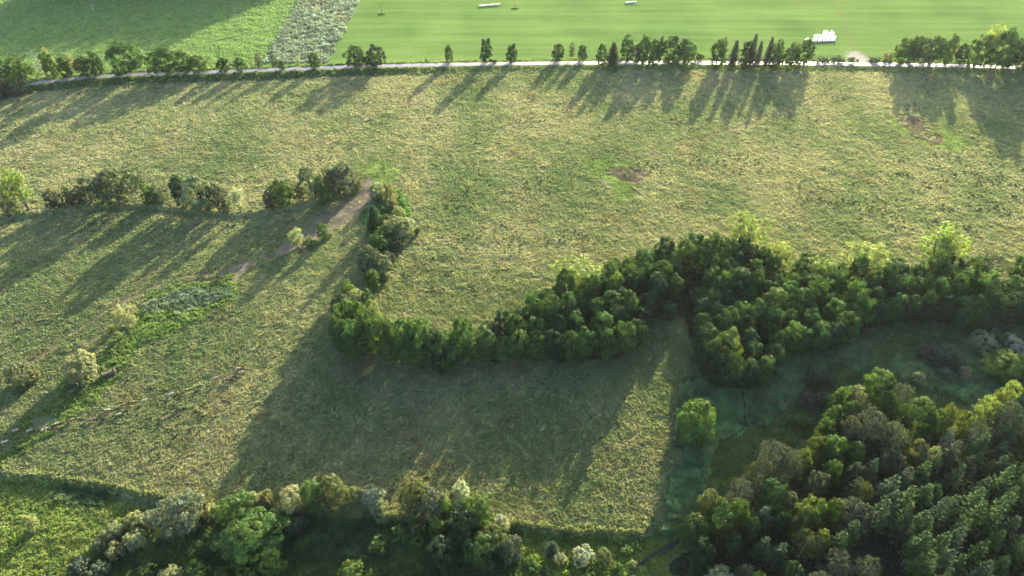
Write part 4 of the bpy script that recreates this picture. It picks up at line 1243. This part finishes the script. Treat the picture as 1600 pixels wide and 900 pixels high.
WHT, BRN, RED, BLK, ORG = (.42, .36, .28), (.13, .055, .03), (.14, .048, .03), (.025, .022, .02), (.24, .12, .06)
CM = dict(white=cowmat('white_coat', WHT, BRN, .66), whiteblack=cowmat('white_black_coat', WHT, BLK, .58), brown=cowmat('brown_coat', BRN, WHT, .68), red=cowmat('red_coat', RED, WHT, .6), black=cowmat('black_coat', BLK, BRN, .7),
          orange=cowmat('orange_coat', ORG, WHT, .64), mixed=cowmat('pied_coat', RED, WHT, .5))
cows = [(25, 805, 'white', 1, 'white cow leading the file at the picture edge'), (80, 748, 'whiteblack', 1, 'white cow with dark patches second in the leading end'), (110, 733, 'brown', 1, 'brown cow behind the dark patched one near the ditch shadow'),
        (150, 749, 'white', 1, 'white cow walking below the brown one by the ditch'), (225, 745, 'whiteblack', 1, 'white and dark cow at the near end of the bare mud'), (284, 736, 'brown', 1, 'brown cow at the near corner of the bare mud'),
        (280, 717, 'mixed', 1, 'pied cow at the upper corner of the bare mud'), (358, 695, 'orange', 1, 'light reddish cow just past the bare mud'), (440, 694, 'orange', .8, 'tan cow with pale patches on the trodden path'), (470, 690, 'mixed', .9, 'pied cow just ahead of the tan one on the path'),
        (540, 645, 'whiteblack', 1, 'white cow with black patches above the brown cow'), (537, 672, 'brown', 1, 'brown cow below the black patched one'), (598, 665, 'white', .9, 'greyish white cow apart below the path'), (620, 621, 'brown', 1, 'dark brown cow upper one of a close brown pair'),
        (646, 628, 'brown', 1, 'brown cow lower one of a close brown pair'), (722, 598, 'white', 1, 'white cow alone in the middle of the file'), (822, 690, 'mixed', 1, 'red and white cow standing alone below the file'), (853, 568, 'white', 1, 'white cow with a calf at its side'),
        (851, 588, 'white', .6, 'small white calf below its mother'), (925, 545, 'orange', .9, 'reddish cow between the calf and the black one'), (1000, 528, 'black', 1, 'black cow in the file behind the group'), (1070, 490, 'mixed', 1, 'pied cow at the near side of the crowded group'),
        (1098, 480, 'orange', 1, 'tan cow with white head in the crowded group'), (1092, 506, 'orange', .7, 'orange calf below the crowded group'), (1085, 430, 'brown', .9, 'brown cow alone above the crowded group'), (1132, 494, 'red', 1.1, 'red cow head of the close trio'),
        (1152, 483, 'mixed', 1.1, 'red and white cow upper one of the close trio'), (1162, 496, 'black', 1.1, 'black cow lower one of the close trio'), (1190, 437, 'white', 1, 'white cow with pale flank in the last group'), (1212, 428, 'red', 1, 'red cow last one of the herd'),
        (1212, 456, 'white', 1, 'bright white cow below the last red one'), (1197, 503, 'whiteblack', .6, 'small pied calf to the side of the close trio')]
for cxp, cyp, coat, sc_, lab in cows:
    px, py = cxp / 3.2, 440 + cyp / 3.2 + 1.5
    x, y, z = G(px, py)
    o = link(bpy.data.objects.new('cow', COW))
    o.location = (x, y, z + .05); o.scale = (sc_ * .80,) * 3
    o.rotation_euler = (0, 0, random.uniform(.1, .75) + (math.pi if random.random() < .25 else 0))
    tag(o, lab, 'cow', 'cattle herd crossing the pasture')
    if not COW.materials: COW.materials.append(CM['white'])
    o.material_slots[0].link = 'OBJECT'; o.material_slots[0].material = CM[coat]
for px, py, coat, rz, lab in [(550, 225, 'mixed', 1.3, 'pied cow standing alone far out in the pasture'), (554, 226.5, 'red', 2.2, 'dark red cow close beside the lone pied one')]:
    x, y, z = G(px, py)
    o = link(bpy.data.objects.new('cow', COW)); o.location = (x, y, z + .05); o.rotation_euler = (0, 0, rz)
    o.material_slots[0].link = 'OBJECT'; o.material_slots[0].material = CM[coat]
    tag(o, lab, 'cow', 'pair of cattle far out')

# ------------------------------------------------------------------ air
if HAZE:
    bm = bmesh.new()
    bmesh.ops.create_cube(bm, size=1)
    bmesh.ops.scale(bm, verts=bm.verts, vec=(90000, 90000, H + 20 + 8)); bmesh.ops.translate(bm, verts=bm.verts, vec=(0, 2000, (H + 20 - 8) / 2))
    mh, nt, out = newmat('haze_air')
    pv = nt.nodes.new('ShaderNodeVolumePrincipled')
    pv.inputs['Density'].default_value = HAZE
    pv.inputs['Color'].default_value = (.86, .92, 1.0, 1)
    pv.inputs['Anisotropy'].default_value = .3
    nt.links.new(pv.outputs[0], out.inputs['Volume'])
    mh.cycles.homogeneous_volume = True
    hz = link(bpy.data.objects.new('haze', bm_mesh('haze', bm, mh, False)), kind='stuff')
print('trees', len(ALLT), 'wood', count, 'fir', nfir, 'heap', heap, 'woodland', len(wl))
